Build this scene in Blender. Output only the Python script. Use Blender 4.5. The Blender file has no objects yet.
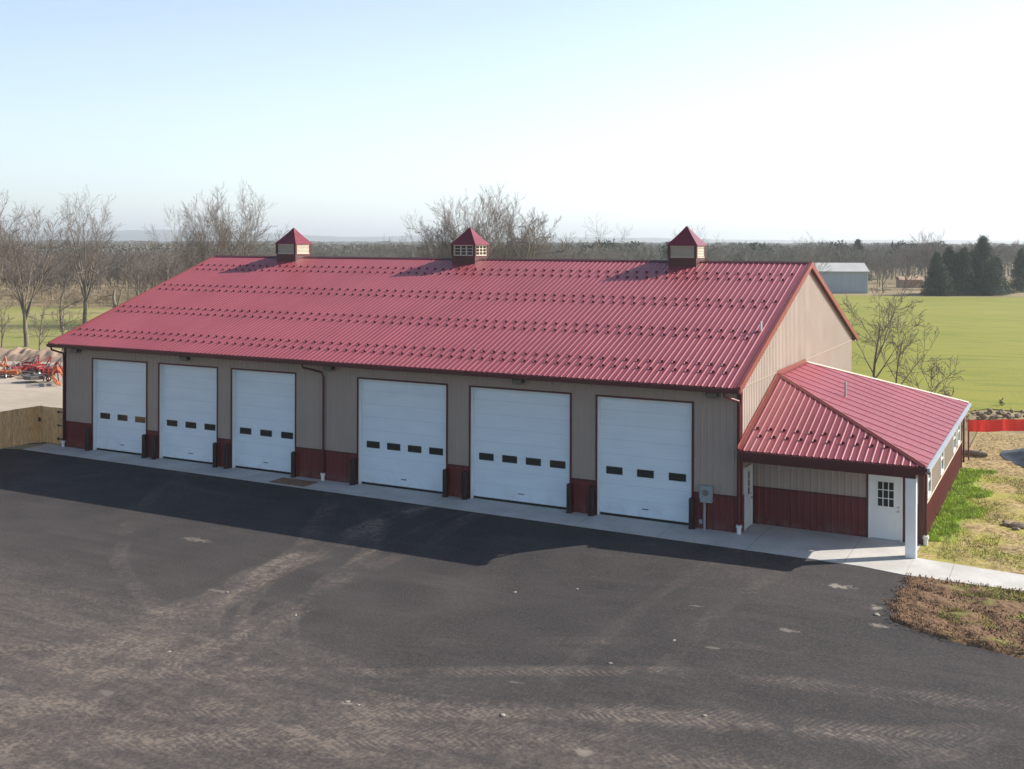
import bpy, math, random
import numpy as np
from mathutils import Vector, Matrix, noise
random.seed(7); rng = np.random.default_rng(7)
sc = bpy.context.scene
col = sc.collection
PI = math.pi
# ---------------------------------------------------------------- camera
CAM = np.array([9.98, -36.22, 9.85]); YAW = math.radians(27.39)
RV = np.array([math.cos(YAW), math.sin(YAW)]); FV = np.array([-math.sin(YAW), math.cos(YAW)])
cd = bpy.data.cameras.new('camera'); cam = bpy.data.objects.new('camera', cd); col.objects.link(cam)
cam.location = CAM; cam.rotation_euler = (Matrix.Rotation(YAW, 4, 'Z') @ Matrix.Rotation(PI/2, 4, 'X') @ Matrix.Rotation(math.radians(.19), 4, 'Z')).to_euler()
cd.sensor_width = 36; cd.lens = 1080/1024*36; cd.shift_y = -(384.5-243.05)/1024
cd.clip_start = .5; cd.clip_end = 30000
sc.camera = cam
def polar(d, px):
    """a place on the land seen from the yard: distance ahead, bearing"""
    a = (px-512)/1080
    return CAM[0]+FV[0]*d+RV[0]*a*d, CAM[1]+FV[1]*d+RV[1]*a*d
# ---------------------------------------------------------------- light
world = bpy.data.worlds.new('World'); sc.world = world; world.use_nodes = True
SUN = Vector((1.28, 1.0, 1.0)).normalized()
el = math.asin(SUN.z)
nt = world.node_tree; bg = nt.nodes['Background']
sky = nt.nodes.new('ShaderNodeTexSky'); sky.sky_type = 'NISHITA'; sky.sun_disc = False
sky.sun_elevation = el; sky.sun_rotation = math.atan2(SUN.x, SUN.y)
sky.altitude = 100; sky.air_density = 1.0; sky.dust_density = 1.5; sky.ozone_density = 3.0
nt.links.new(sky.outputs[0], bg.inputs[0]); bg.inputs[1].default_value = .085
# thin high veil of haze, brighter on the sunward side and low in the sky
def wn(op, a, b=None, c=None):
    x = nt.nodes.new('ShaderNodeMath'); x.operation = op
    for i, v in enumerate((a, b, c)):
        if v is None: continue
        if isinstance(v, (int, float)): x.inputs[i].default_value = v
        else: nt.links.new(v, x.inputs[i])
    return x.outputs[0]
tc = nt.nodes.new('ShaderNodeTexCoord'); sp = nt.nodes.new('ShaderNodeSeparateXYZ'); nt.links.new(tc.outputs['Generated'], sp.inputs[0])
hl = wn('SQRT', wn('ADD', wn('MULTIPLY', sp.outputs[0], sp.outputs[0]), wn('ADD', wn('MULTIPLY', sp.outputs[1], sp.outputs[1]), .001)))
sh_ = math.hypot(SUN.x, SUN.y)
ca = wn('DIVIDE', wn('ADD', wn('MULTIPLY', sp.outputs[0], SUN.x/sh_), wn('MULTIPLY', sp.outputs[1], SUN.y/sh_)), hl)
fa = wn('POWER', wn('MULTIPLY', wn('ADD', ca, 1.0), .5), .60)
fz = wn('POWER', wn('SUBTRACT', 1.0, wn('MAXIMUM', sp.outputs[2], 0.0)), 2.2)
cz = nt.nodes.new('ShaderNodeTexNoise'); cz.inputs['Scale'].default_value = 1.6; cz.inputs['Detail'].default_value = 4
mpz = nt.nodes.new('ShaderNodeMapping'); mpz.inputs['Scale'].default_value = (1, 1, 4); nt.links.new(tc.outputs['Generated'], mpz.inputs[0]); nt.links.new(mpz.outputs[0], cz.inputs['Vector'])
bg2 = nt.nodes.new('ShaderNodeBackground'); bg2.inputs[0].default_value = (.84, .925, 1.0, 1)
nt.links.new(wn('MULTIPLY', wn('MULTIPLY', wn('MULTIPLY', fa, fz), .70), wn('ADD', .92, wn('MULTIPLY', cz.outputs['Fac'], .16))), bg2.inputs[1])
ad = nt.nodes.new('ShaderNodeAddShader'); nt.links.new(bg.outputs[0], ad.inputs[0]); nt.links.new(bg2.outputs[0], ad.inputs[1])
nt.links.new(ad.outputs[0], nt.nodes['World Output'].inputs[0])
sd = bpy.data.lights.new('sun', 'SUN'); sd.energy = 5.0; sd.angle = math.radians(.5); sd.color = (1, .93, .82)
so = bpy.data.objects.new('sun', sd); col.objects.link(so); so.location = SUN*60
so.rotation_euler = SUN.to_track_quat('Z', 'Y').to_euler()
sc.view_settings.view_transform = 'Standard'; sc.view_settings.look = 'None'
sc.view_settings.exposure = 0.72; sc.view_settings.gamma = 1; sc.view_settings.use_curve_mapping = False
sc.cycles.max_bounces = 6; sc.cycles.volume_bounces = 0; sc.cycles.transparent_max_bounces = 8
sc.cycles.use_denoising = True
# ---------------------------------------------------------------- node expressions
class G:
    def __init__(s, name):
        s.m = bpy.data.materials.new(name); s.m.use_nodes = True; s.t = s.m.node_tree
        s.b = s.t.nodes['Principled BSDF']; s.geo = None
    def n(s, typ, **k):
        x = s.t.nodes.new(typ)
        for a, v in k.items(): setattr(x, a, v)
        return x
    def lk(s, v, sock):
        if isinstance(v, (int, float)): sock.default_value = v
        elif isinstance(v, tuple):
            sock.default_value = v if len(v) == len(sock.default_value) else tuple(v)+(1,)
        else: s.t.links.new(v, sock)
    def M(s, op, a, b=0, c=0, clamp=False):
        x = s.n('ShaderNodeMath', operation=op, use_clamp=clamp)
        for i, v in enumerate((a, b, c)): s.lk(v, x.inputs[i])
        return x.outputs[0]
    def pos(s):
        if s.geo is None:
            s.geo = s.n('ShaderNodeTexCoord').outputs['Object']
        return s.geo
    def xyz(s):
        x = s.n('ShaderNodeSeparateXYZ'); s.lk(s.pos(), x.inputs[0]); return x.outputs
    def noise(s, scale, detail=3, rough=.55, vec=None, stretch=None, dist=0):
        v = vec or s.pos()
        if stretch:
            mp = s.n('ShaderNodeMapping'); s.lk(v, mp.inputs[0]); mp.inputs['Scale'].default_value = stretch[:3]
            if len(stretch) > 3: mp.inputs['Rotation'].default_value[2] = stretch[3]
            v = mp.outputs[0]
        x = s.n('ShaderNodeTexNoise'); s.lk(v, x.inputs['Vector']); x.inputs['Scale'].default_value = scale
        x.inputs['Detail'].default_value = detail; x.inputs['Roughness'].default_value = rough; x.inputs['Distortion'].default_value = dist
        return x.outputs['Fac']
    def ramp(s, v, lo, hi, a=0., b=1.):
        x = s.n('ShaderNodeMapRange', clamp=True); x.interpolation_type = 'SMOOTHSTEP'
        s.lk(v, x.inputs[0])
        for i, q in enumerate((lo, hi, a, b)): s.lk(q, x.inputs[i+1])
        return x.outputs[0]
    def mix(s, f, a, b, mode='MIX'):
        x = s.n('ShaderNodeMix', data_type='RGBA', blend_type=mode)
        s.lk(f, x.inputs[0]); s.lk(a, x.inputs[6]); s.lk(b, x.inputs[7]); return x.outputs[2]
    def bump(s, h, strength=.5, dist=.02):
        x = s.n('ShaderNodeBump'); s.lk(h, x.inputs['Height']); x.inputs['Strength'].default_value = strength
        x.inputs['Distance'].default_value = dist; s.t.links.new(x.outputs[0], s.b.inputs['Normal'])
    def done(s, colr, rough=.6, metal=0., spec=None):
        s.lk(colr, s.b.inputs['Base Color']); s.lk(rough, s.b.inputs['Roughness']); s.b.inputs['Metallic'].default_value = metal
        if spec is not None: s.b.inputs['Specular IOR Level'].default_value = spec
        return s.m
def simple(name, c, var=.12, scale=3, rough=.55, metal=0., bump=0, spec=None, stretch=None):
    g = G(name); nz = g.noise(scale, 4, stretch=stretch)
    hi = tuple(min(1, v*(1+var)) for v in c); lo = tuple(v*(1-var) for v in c)
    cc = g.mix(g.ramp(nz, .3, .7), lo, hi)
    fine = g.noise(scale*14, 2)
    cc = g.mix(g.ramp(fine, .45, .75, 0, var*.8), cc, tuple(v*.6 for v in c))
    if bump: g.bump(fine, bump, .01)
    return g.done(cc, g.ramp(nz, .3, .7, rough*.88, min(1, rough*1.12)), metal, spec)
M = {}
M['tan'] = simple('tan_siding', (.35, .285, .24), .05, .8, .5)
M['red'] = simple('dark_red_steel', (.135, .013, .014), .10, 1.2, .4)
M['trim'] = simple('dark_red_trim', (.075, .012, .014), .10, 2, .4)
M['rake'] = simple('red_rake_trim', (.20, .035, .026), .08, 2, .4)
M['white'] = simple('white_paint', (.72, .74, .74), .05, 1, .45)
M['pvc'] = simple('white_plastic', (.72, .72, .70), .05, 4, .4)
M['vinyl'] = simple('cream_vinyl', (.52, .46, .37), .05, 4, .5)
M['bollard'] = simple('bollard_paint', (.022, .011, .011), .2, 4, .35)
M['grey'] = simple('grey_enclosure', (.28, .31, .33), .08, 5, .45)
M['galv'] = simple('galvanised_steel', (.42, .44, .47), .12, 3, .35, .6)
M['gutterlight'] = simple('sky_reflection_gutter', (.33, .36, .41), .08, 3, .35)  # pale grey-blue paints in the sky reflected along the right eave
M['fixture'] = simple('dark_bronze', (.035, .03, .028), .1, 5, .4)
M['lens'] = simple('lamp_lens', (.16, .16, .14), .1, 9, .15)
M['rubber'] = simple('black_rubber', (.015, .015, .016), .2, 5, .8)
M['orange'] = simple('orange_machine_paint', (.40, .10, .025), .25, 3, .5)
M['farmred'] = simple('red_machine_paint', (.24, .02, .02), .3, 3, .5)
M['steel'] = simple('worn_steel', (.16, .14, .13), .3, 5, .5, .4)
M['safety'] = simple('red_banner_cloth', (.78, .04, .03), .15, 2, .8, bump=.2)
M['soffit'] = simple('soffit', (.30, .24, .19), .05, 2, .6)
def glass():
    g = G('dark_window_glass'); nz = g.noise(1.2, 2)
    return g.done(g.mix(nz, (.012, .016, .016), (.03, .036, .032)), .12, 0, .5)
M['glass'] = glass()
def redwall():
    g = G('dark_red_wainscot'); x = g.xyz(); a = g.noise(1.2, 4); b = g.noise(3.5, 5)
    c = g.mix(g.ramp(a, .3, .7), (.112, .013, .013), (.135, .016, .016))
    d = g.M('MULTIPLY', g.ramp(x[2], .02, .55, 1, 0), g.ramp(b, .35, .65)); c = g.mix(g.M('MULTIPLY', d, .45), c, (.16, .11, .085))
    return g.done(c, g.ramp(b, .3, .7, .38, .55))
M['red'] = redwall()
def roofmat():
    g = G('red_metal_roof'); a = g.noise(.35, 3); b = g.noise(3, 4, stretch=(4, .25, 1)); c_ = g.noise(30, 2)
    c = g.mix(g.ramp(a, .3, .7), (.272, .054, .068), (.312, .066, .082))
    c = g.mix(g.ramp(b, .5, .8, 0, .25), c, (.27, .036, .05))
    x = g.xyz(); wn_ = g.n('ShaderNodeTexWhiteNoise', noise_dimensions='1D'); g.lk(g.M('FLOOR', g.M('DIVIDE', g.M('ADD', x[0], .11), .9144)), wn_.inputs['W'])
    c = g.mix(g.M('MULTIPLY', wn_.outputs[0], .22), c, (.22, .034, .05)); c = g.mix(g.ramp(c_, .55, .8, 0, .15), c, (.38, .12, .13))
    return g.done(c, g.ramp(b, .3, .7, .34, .46), 0, .6)
M['roof'] = roofmat()
M['cuproof'] = simple('cupola_roof_shaded_red', (.17, .022, .034), .1, 2, .35)  # roof red darkened in colour to imitate the shaded cupola fronts
def cloth():
    m = simple('red_mesh_cloth', (.80, .045, .03), .12, 2, .8); t = m.node_tree; b = t.nodes['Principled BSDF']
    tr = t.nodes.new('ShaderNodeBsdfTranslucent'); tr.inputs[0].default_value = (.85, .07, .05, 1); mx = t.nodes.new('ShaderNodeMixShader'); mx.inputs[0].default_value = .5
    t.links.new(b.outputs[0], mx.inputs[1]); t.links.new(tr.outputs[0], mx.inputs[2]); t.links.new(mx.outputs[0], t.nodes['Material Output'].inputs[0]); return m
M['safety'] = cloth()
def doormat_():
    g = G('sky_tinted_white_door'); x = g.xyz()
    fr = g.M('FRACT', g.M('DIVIDE', g.M('SUBTRACT', x[2], .08), .533))
    line = g.M('ADD', g.ramp(fr, .0, .03, 1, 0), g.ramp(fr, .97, 1., 0, 1), clamp=True)
    sub = g.M('SINE', g.M('MULTIPLY', x[2], 2*PI/.09))
    nz = g.noise(.8, 4, stretch=(1, 1, 3))
    c = g.mix(g.ramp(nz, .3, .75), (.73, .83, .89), (.68, .78, .85))  # white doors with the blue of skylight mixed into their colour
    c = g.mix(g.M('MULTIPLY', line, .32), c, (.34, .37, .40))
    low = g.M('MULTIPLY', g.ramp(x[2], 0, .9, 1, 0), g.ramp(g.noise(2.5, 5), .45, .7))
    c = g.mix(g.M('MULTIPLY', low, .3), c, (.42, .40, .37))
    g.bump(g.M('ADD', g.M('MULTIPLY', sub, .25), g.M('MULTIPLY', line, -1)), .35, .01)
    return g.done(c, .42)
M['door'] = doormat_()
def woodmat():
    g = G('cedar_boards'); x = g.xyz()
    s = g.M('ADD', x[0], x[1]); k = g.M('FLOOR', g.M('DIVIDE', s, .145))
    wn = g.n('ShaderNodeTexWhiteNoise', noise_dimensions='1D'); g.lk(k, wn.inputs['W'])
    grain = g.noise(7, 5, stretch=(6, 6, .5))
    c = g.mix(wn.outputs[0], (.78, .47, .20), (.88, .58, .28)); c = g.mix(g.ramp(grain, .35, .7), c, (.38, .25, .13))
    g.bump(grain, .3, .01); return g.done(c, .75)
M['wood'] = woodmat()
def concrete():
    g = G('concrete'); x = g.xyz(); a = g.noise(.7, 5); b = g.noise(9, 4); f = g.noise(70, 2)
    c = g.mix(g.ramp(a, .3, .7), (.43, .41, .385), (.55, .53, .50)); c = g.mix(g.ramp(b, .45, .7, 0, .4), c, (.36, .345, .33))
    c = g.mix(g.ramp(f, .5, .8, 0, .3), c, (.62, .6, .57))
    fr = g.M('FRACT', g.M('DIVIDE', g.M('ADD', x[0], 60.3), 3.05)); j = g.M('ADD', g.ramp(fr, 0, .008, 1, 0), g.ramp(fr, .992, 1, 0, 1), clamp=True)
    c = g.mix(g.M('MULTIPLY', j, .6), c, (.15, .145, .14)); g.bump(b, .25, .01); return g.done(c, .85)
M['concrete'] = concrete()
def bark(name, a, b):
    g = G(name); n1 = g.noise(1.1, 4); n2 = g.noise(8, 4, stretch=(3, 3, .6))
    c = g.mix(g.ramp(n1, .3, .7), a, b); c = g.mix(g.ramp(n2, .4, .7, 0, .6), c, tuple(v*.5 for v in a)); g.bump(n2, .5, .03)
    return g.done(c, .9)
M['bark'] = bark('tree_bark', (.15, .125, .10), (.23, .19, .15))
M['twig'] = bark('tree_twigs', (.125, .10, .085), (.19, .155, .13))
M['woods'] = bark('woodland_twigs', (.14, .11, .09), (.165, .138, .115))
M['woods_cool'] = bark('cool_woodland_twigs', (.115, .11, .09), (.18, .17, .135))
M['scrub'] = bark('scrub_twigs', (.30, .24, .16), (.40, .32, .22))
def pine():
    g = G('pine_needles'); a = g.noise(.8, 3); b = g.noise(6, 3)
    c = g.mix(g.ramp(a, .3, .7), (.022, .048, .022), (.05, .09, .035)); c = g.mix(g.ramp(b, .4, .7, 0, .6), c, (.015, .028, .018)); return g.done(c, .8)
M['pine'] = pine()
# asphalt with dusty tyre tracks
TR = [(15.37,-59.46,48.95,.42,.75,1),(24.64,-87.47,76.16,.55,.75,1),(9.84,-50.39,34.94,.7,.7,1),(9.36,-39.85,25.99,.4,.5,1),
      (15.37,-59.46,51.0,.35,.30,1),(66.29,-10.74,78.47,.85,.62,0),(66.29,-10.74,75.9,.4,.4,0),(-50.04,-21.81,39.81,.5,.55,0),(-50.04,-21.81,42.1,.35,.45,0),
      (-1.37,-7.26,11.35,.22,.45,0),(1.02,-6.28,13.12,.25,.4,0),(1.5,-6.28,12.1,.12,.35,0),(-3.59,5.3,21.26,.35,.5,1),(2.22,-17.01,3.47,.2,.4,1),
      (20,-70,60.5,.3,.35,1),(30,-10,28.5,.3,.22,0),(30,-10,30.6,.3,.22,0),(-9.5,-24,7.5,.22,.55,1),(-9.5,-24,9.3,.22,.5,1),(-20,-12,11,.25,.4,1),(4,-30,13.2,.25,.45,1),(12,-58,44.5,.22,.5,1),(12,-58,42.6,.25,.45,1),(-12,-45,31,.35,.3,1),(-12,-45,29,.3,.25,1)]
SPL = [(4.08,-4.23,.55,.30,.9),(3.63,-8.47,.35,.2,.5),(.9,-7.6,.3,.12,.45),(-.71,-15.94,.16,.09,.9),(-1.3,-14.2,.3,.12,.35),(-12.44,-11.9,.5,.14,.4),(-4.33,-16.56,.2,.1,.7),
       (5.3,-5.6,.22,.3,.8),(5.6,-7.0,.35,.2,.7),(1.6,-16.9,.35,.2,.55),(-16.8,-8.1,.9,.25,.45),(2.2,-10.5,.25,.1,.4),(-9.5,-18.6,.35,.2,.3)]
def asphalt():
    g = G('asphalt'); x = g.xyz()
    big = g.noise(.11, 4); mid = g.noise(.6, 5); fine = g.noise(9, 4); grit = g.noise(60, 2)
    warp = g.M('MULTIPLY', g.M('SUBTRACT', g.noise(.25, 3), .5), .9)
    X = g.M('ADD', x[0], warp); Y = g.M('ADD', x[1], g.M('MULTIPLY', warp, .5))
    c = g.mix(g.ramp(mid, .3, .7), (.028, .0255, .027), (.042, .038, .039))
    c = g.mix(g.ramp(g.noise(.9, 4, stretch=(.35, 1.6, 1, .3)), .5, .75, 0, .5), c, (.066, .058, .056))
    streak = g.noise(1.1, 5, stretch=(.25, 2.2, 1, -.18), dist=.6)
    # dust lies thick toward the near left of the yard
    zone = g.M('MULTIPLY', g.ramp(x[1], -6, -19, 0, 1), g.ramp(X, 8, -12, .12, 1))
    zone2 = g.ramp(g.M('ADD', x[1], g.M('MULTIPLY', X, .12)), -13.5, -17.5, 0, 1)
    dust = g.M('ADD', g.M('MULTIPLY', zone, .20), g.M('MULTIPLY', zone2, .30))
    dust = g.M('MULTIPLY', dust, g.ramp(streak, .32, .72, .5, 1.15))
    dust = g.M('ADD', dust, g.M('MULTIPLY', g.ramp(big, .48, .68), .16))
    brk = g.ramp(g.noise(.5, 4), .34, .62); brk2 = g.ramp(g.noise(5, 3), .3, .7, .45, 1)
    for (cx, cy, r, hw, st, tread) in TR:
        dx = g.M('SUBTRACT', X, cx); dy = g.M('SUBTRACT', Y, cy)
        dd = g.M('SQRT', g.M('ADD', g.M('MULTIPLY', dx, dx), g.M('MULTIPLY', dy, dy)))
        t = g.M('ABSOLUTE', g.M('DIVIDE', g.M('SUBTRACT', dd, r), hw))
        m = g.ramp(t, .55, 1.0, 1, 0)
        if tread:
            s = g.M('MULTIPLY', g.M('ARCTAN2', dy, dx), r)
            w_ = g.M('SINE', g.M('MULTIPLY', g.M('ADD', s, g.M('MULTIPLY', t, hw*.9)), 2*PI/.17))
            m = g.M('MULTIPLY', m, g.ramp(w_, -.5, .6, .22, 1.0))
        m = g.M('MULTIPLY', g.M('MULTIPLY', m, brk), brk2)
        dust = g.M('ADD', dust, g.M('MULTIPLY', m, st*.74))
    dust = g.M('MULTIPLY', g.M('MULTIPLY', dust, g.ramp(fine, .3, .68, .45, 1.25)), g.ramp(g.noise(4, 5, .7), .35, .65, .6, 1.2), clamp=True)
    g2 = g.noise(16, 4, .75); c = g.mix(g.ramp(g2, .45, .72, 0, .75), c, (.092, .080, .074)); c = g.mix(g.ramp(g2, .5, .3, 0, .5), c, (.026, .024, .026))
    c = g.mix(g.M('MULTIPLY', dust, .8), c, (.21, .17, .14))
    nx = g.M('MULTIPLY', g.M('SUBTRACT', g.noise(4.5, 6, .7), .5), 3.2)
    for (cx, cy, rx, ry, st) in SPL:
        dx = g.M('DIVIDE', g.M('SUBTRACT', x[0], cx), rx); dy = g.M('DIVIDE', g.M('SUBTRACT', x[1], cy), ry)
        dd = g.M('ADD', g.M('SQRT', g.M('ADD', g.M('MULTIPLY', dx, dx), g.M('MULTIPLY', dy, dy))), nx)
        c = g.mix(g.M('MULTIPLY', g.ramp(dd, .35, .75, 1, 0), st*.75), c, (.34, .30, .25))
    c = g.mix(g.ramp(grit, .62, .72, 0, .45), c, (.19, .175, .165)); c = g.mix(g.ramp(grit, .30, .4, .45, 0), c, (.018, .017, .018))
    g.bump(g.M('ADD', grit, g.M('MULTIPLY', dust, .5)), .5, .012)
    return g.done(c, .9, 0, .25)
M['asphalt'] = asphalt()
def soil():
    g = G('mulch_soil'); a = g.noise(1.2, 5); b = g.noise(11, 4); f = g.noise(40, 2)
    c = g.mix(g.ramp(b, .3, .7), (.11, .062, .035), (.22, .135, .078)); c = g.mix(g.ramp(f, .5, .7, 0, .6), c, (.30, .20, .12))
    gr = g.M('MULTIPLY', g.ramp(a, .50, .66), g.ramp(g.xyz()[0], 6.2, 7.4)); c = g.mix(g.M('MULTIPLY', gr, .7), c, (.20, .20, .055))
    g.bump(b, .8, .05); return g.done(c, .95, 0, .2)
M['soil'] = soil()
def lawn():
    g = G('patchy_lawn'); x = g.xyz(); a = g.noise(.55, 5); b = g.noise(2.6, 4); f = g.noise(22, 3)
    c = g.mix(g.ramp(f, .3, .7), (.33, .235, .10), (.44, .33, .155))
    dry = g.mix(g.ramp(b, .55, .75, 0, .7), c, (.17, .11, .065))
    grn = g.mix(g.ramp(f, .3, .7), (.16, .25, .03), (.27, .34, .055))
    olive = g.mix(g.ramp(f, .3, .7), (.27, .27, .05), (.37, .33, .085))
    mot = g.noise(5.5, 5, .65)
    dry = g.mix(g.ramp(mot, .48, .6, 0, .85), dry, (.13, .085, .05)); dry = g.mix(g.ramp(mot, .46, .36, 0, .6), dry, (.46, .38, .24))
    c = g.mix(g.M('MULTIPLY', g.ramp(a, .38, .62), g.ramp(x[1], 16.5, 13, 0, .9)), dry, olive)
    d = g.M('ADD', x[0], g.M('MULTIPLY', g.M('SUBTRACT', b, .5), 1.6))
    strip = g.M('MULTIPLY', g.ramp(d, 6.3, 7.0, 1, 0), g.M('MULTIPLY', g.ramp(x[1], 1.6, 2.6), g.ramp(x[1], 14, 16, 1, 0)))
    c = g.mix(strip, c, grn); g.bump(f, .6, .04); return g.done(c, .95, 0, .2)
M['lawn'] = lawn()
def field():
    g = G('field_grass'); x = g.xyz(); a = g.noise(.035, 4); b = g.noise(.3, 5, stretch=(.4, 1.6, 1, .35)); f = g.noise(3, 4)
    c = g.mix(g.ramp(a, .3, .7), (.178, .195, .022), (.240, .232, .034))
    c = g.mix(g.ramp(g.noise(.012, 5), .42, .6, 0, .6), c, (.26, .25, .045)); c = g.mix(g.ramp(b, .48, .68, 0, .6), c, (.13, .175, .018)); c = g.mix(g.ramp(f, .5, .75, 0, .4), c, (.34, .30, .08))
    row = g.M('SINE', g.M('MULTIPLY', g.M('ADD', g.M('ADD', x[1], g.M('MULTIPLY', x[0], -.32)), g.M('MULTIPLY', g.noise(.08, 2), 6)), 2*PI/3.1))
    c = g.mix(g.M('MULTIPLY', g.ramp(row, .55, 1), g.ramp(g.noise(.12, 3), .45, .6, 0, .6)), c, (.14, .155, .03))
    g.bump(f, .5, .1); return g.done(c, .95, 0, .2)
M['field'] = field()
def fieldl():
    g = G('rough_pasture'); x = g.xyz(); a = g.noise(.06, 4); b = g.noise(.5, 5); f = g.noise(3, 4)
    c = g.mix(g.ramp(a, .35, .65), (.22, .23, .06), (.30, .26, .11)); c = g.mix(g.ramp(b, .5, .7, 0, .6), c, (.27, .21, .12))
    c = g.mix(g.ramp(f, .5, .75, 0, .4), c, (.16, .16, .045)); g.bump(f, .5, .1); return g.done(c, .95, 0, .2)
M['pasture'] = fieldl()
def earth():
    g = G('dry_ground'); a = g.noise(.05, 5); b = g.noise(.8, 5); f = g.noise(9, 4)
    c = g.mix(g.ramp(a, .4, .6), (.30, .235, .13), (.22, .17, .09)); c = g.mix(g.ramp(b, .45, .7, 0, .7), c, (.17, .14, .07)); c = g.mix(g.ramp(f, .5, .7, 0, .5), c, (.36, .29, .18))
    g.bump(f, .6, .05); return g.done(c, .95, 0, .2)
M['earth'] = earth()
def gravel():
    g = G('crushed_gravel'); a = g.noise(.12, 4); b = g.noise(1.1, 5, stretch=(.5, 1.4, 1, .4)); f = g.noise(16, 3)
    c = g.mix(g.ramp(a, .35, .65), (.36, .30, .235), (.44, .375, .30)); c = g.mix(g.ramp(b, .45, .7, 0, .6), c, (.30, .265, .225)); c = g.mix(g.ramp(f, .5, .7, 0, .4), c, (.5, .46, .41))
    g.bump(f, .5, .03); return g.done(c, .92, 0, .2)
M['gravel'] = gravel()
M['stone'] = simple('field_stone', (.23, .175, .125), .4, 1.3, .9, bump=.6)
M['pebble'] = simple('pale_pebble', (.30, .27, .22), .3, 5, .9, bump=.4)
M['shed'] = simple('shed_siding', (.33, .38, .43), .06, .5, .6, stretch=(8, 8, .3))
M['shedroof'] = simple('shed_roof_metal', (.46, .46, .44), .06, .5, .5)
M['tarp'] = simple('black_sheeting', (.035, .037, .042), .3, 2, .5, bump=.6)
M['berm'] = simple('tan_earth', (.29, .205, .15), .16, .7, .95, bump=.5)
M['blockwall'] = simple('tan_block_wall', (.40, .28, .20), .14, 1.4, .9, bump=.5)
M['hill'] = simple('hill_woodland', (.05, .055, .045), .3, .01, .95)
M['mat'] = simple('brown_coir', (.25, .14, .08), .3, 6, .95, bump=.5)
# ---------------------------------------------------------------- mesh helpers
class MB:
    def __init__(s): s.v = []; s.f = []
    def add(s, vs, fs):
        o = len(s.v); s.v += [tuple(p) for p in vs]; s.f += [tuple(i+o for i in q) for q in fs]; return s
    def box(s, x0, y0, z0, x1, y1, z1):
        return s.add([(x0,y0,z0),(x1,y0,z0),(x1,y1,z0),(x0,y1,z0),(x0,y0,z1),(x1,y0,z1),(x1,y1,z1),(x0,y1,z1)],
                     [(0,3,2,1),(4,5,6,7),(0,1,5,4),(1,2,6,5),(2,3,7,6),(3,0,4,7)])
    def bar(s, a, b, w, h=None):
        """square bar from a to b"""
        a = Vector(a); b = Vector(b); h = h or w; d = (b-a).normalized()
        u = d.cross(Vector((0,0,1)));
        if u.length < .01: u = Vector((1,0,0))
        u.normalize(); v = u.cross(d).normalized()
        vs = [p+u*(i*w/2)+v*(j*h/2) for p in (a, b) for i, j in ((-1,-1),(1,-1),(1,1),(-1,1))]
        return s.add(vs, [(0,1,2,3),(7,6,5,4),(0,4,5,1),(1,5,6,2),(2,6,7,3),(3,7,4,0)])
    def tube(s, pts, rad, k=8, cap=True):
        pts = [Vector(p) for p in pts]; n = len(pts)
        if not hasattr(rad, '__len__'): rad = [rad]*n
        vs = []; ref = None
        for i, p in enumerate(pts):
            d = (pts[min(i+1, n-1)]-pts[max(i-1, 0)]).normalized()
            if ref is None:
                ref = d.cross(Vector((0,0,1)))
                if ref.length < .05: ref = d.cross(Vector((1,0,0)))
            u = (ref-d*ref.dot(d)).normalized(); ref = u; v = d.cross(u)
            for j in range(k):
                a = 2*PI*j/k; vs.append(p+(u*math.cos(a)+v*math.sin(a))*rad[i])
        fs = [(i*k+j, i*k+(j+1) % k, (i+1)*k+(j+1) % k, (i+1)*k+j) for i in range(n-1) for j in range(k)]
        if cap: fs += [tuple(range(k))[::-1], tuple(range((n-1)*k, n*k))]
        return s.add(vs, fs)
    def poly(s, pts, z0, z1):
        """closed outline extruded in z"""
        n = len(pts); z0f = z0 if callable(z0) else (lambda x, y: z0); z1f = z1 if callable(z1) else (lambda x, y: z1)
        vs = [(x, y, z0f(x, y)) for x, y in pts]+[(x, y, z1f(x, y)) for x, y in pts]
        return s.add(vs, [tuple(range(n))[::-1], tuple(range(n, 2*n))]+[(i, (i+1) % n, (i+1) % n+n, i+n) for i in range(n)])
    def build(s, name, mat, parent=None, smooth=False, bevel=0):
        me = bpy.data.meshes.new(name); me.from_pydata(s.v, [], s.f); me.update()
        if smooth: me.polygons.foreach_set('use_smooth', [True]*len(me.polygons))
        me.materials.append(mat)
        o = bpy.data.objects.new(name, me); col.objects.link(o)
        if parent: o.parent = parent
        if bevel:
            b = o.modifiers.new('bevel', 'BEVEL'); b.width = bevel; b.segments = 2; b.limit_method = 'ANGLE'
        return o
def npmesh(name, V, F, mat, parent=None, smooth=False):
    me = bpy.data.meshes.new(name); k = F.shape[1]
    me.vertices.add(len(V)); me.vertices.foreach_set('co', V.astype(np.float32).ravel())
    me.loops.add(F.size); me.loops.foreach_set('vertex_index', F.astype(np.int32).ravel())
    me.polygons.add(len(F)); me.polygons.foreach_set('loop_start', np.arange(0, F.size, k, dtype=np.int32))
    me.polygons.foreach_set('loop_total', np.full(len(F), k, dtype=np.int32))
    if smooth: me.polygons.foreach_set('use_smooth', np.ones(len(F), bool))
    me.update(calc_edges=True); me.validate(); me.materials.append(mat)
    o = bpy.data.objects.new(name, me); col.objects.link(o)
    if parent: o.parent = parent
    return o
def tag(o, label=None, cat=None, group=None, kind=None):
    if label: o['label'] = label
    if cat: o['category'] = cat
    if group: o['group'] = group
    if kind: o['kind'] = kind
    return o
def empty(name, loc=(0, 0, 0), rz=0):
    o = bpy.data.objects.new(name, None); col.objects.link(o); o.location = loc; o.rotation_euler = (0, 0, rz); return o
def copy_tree(o, parent=None):
    c = o.copy(); col.objects.link(c); c.parent = parent
    for ch in o.children: copy_tree(ch, c)
    return c
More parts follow.
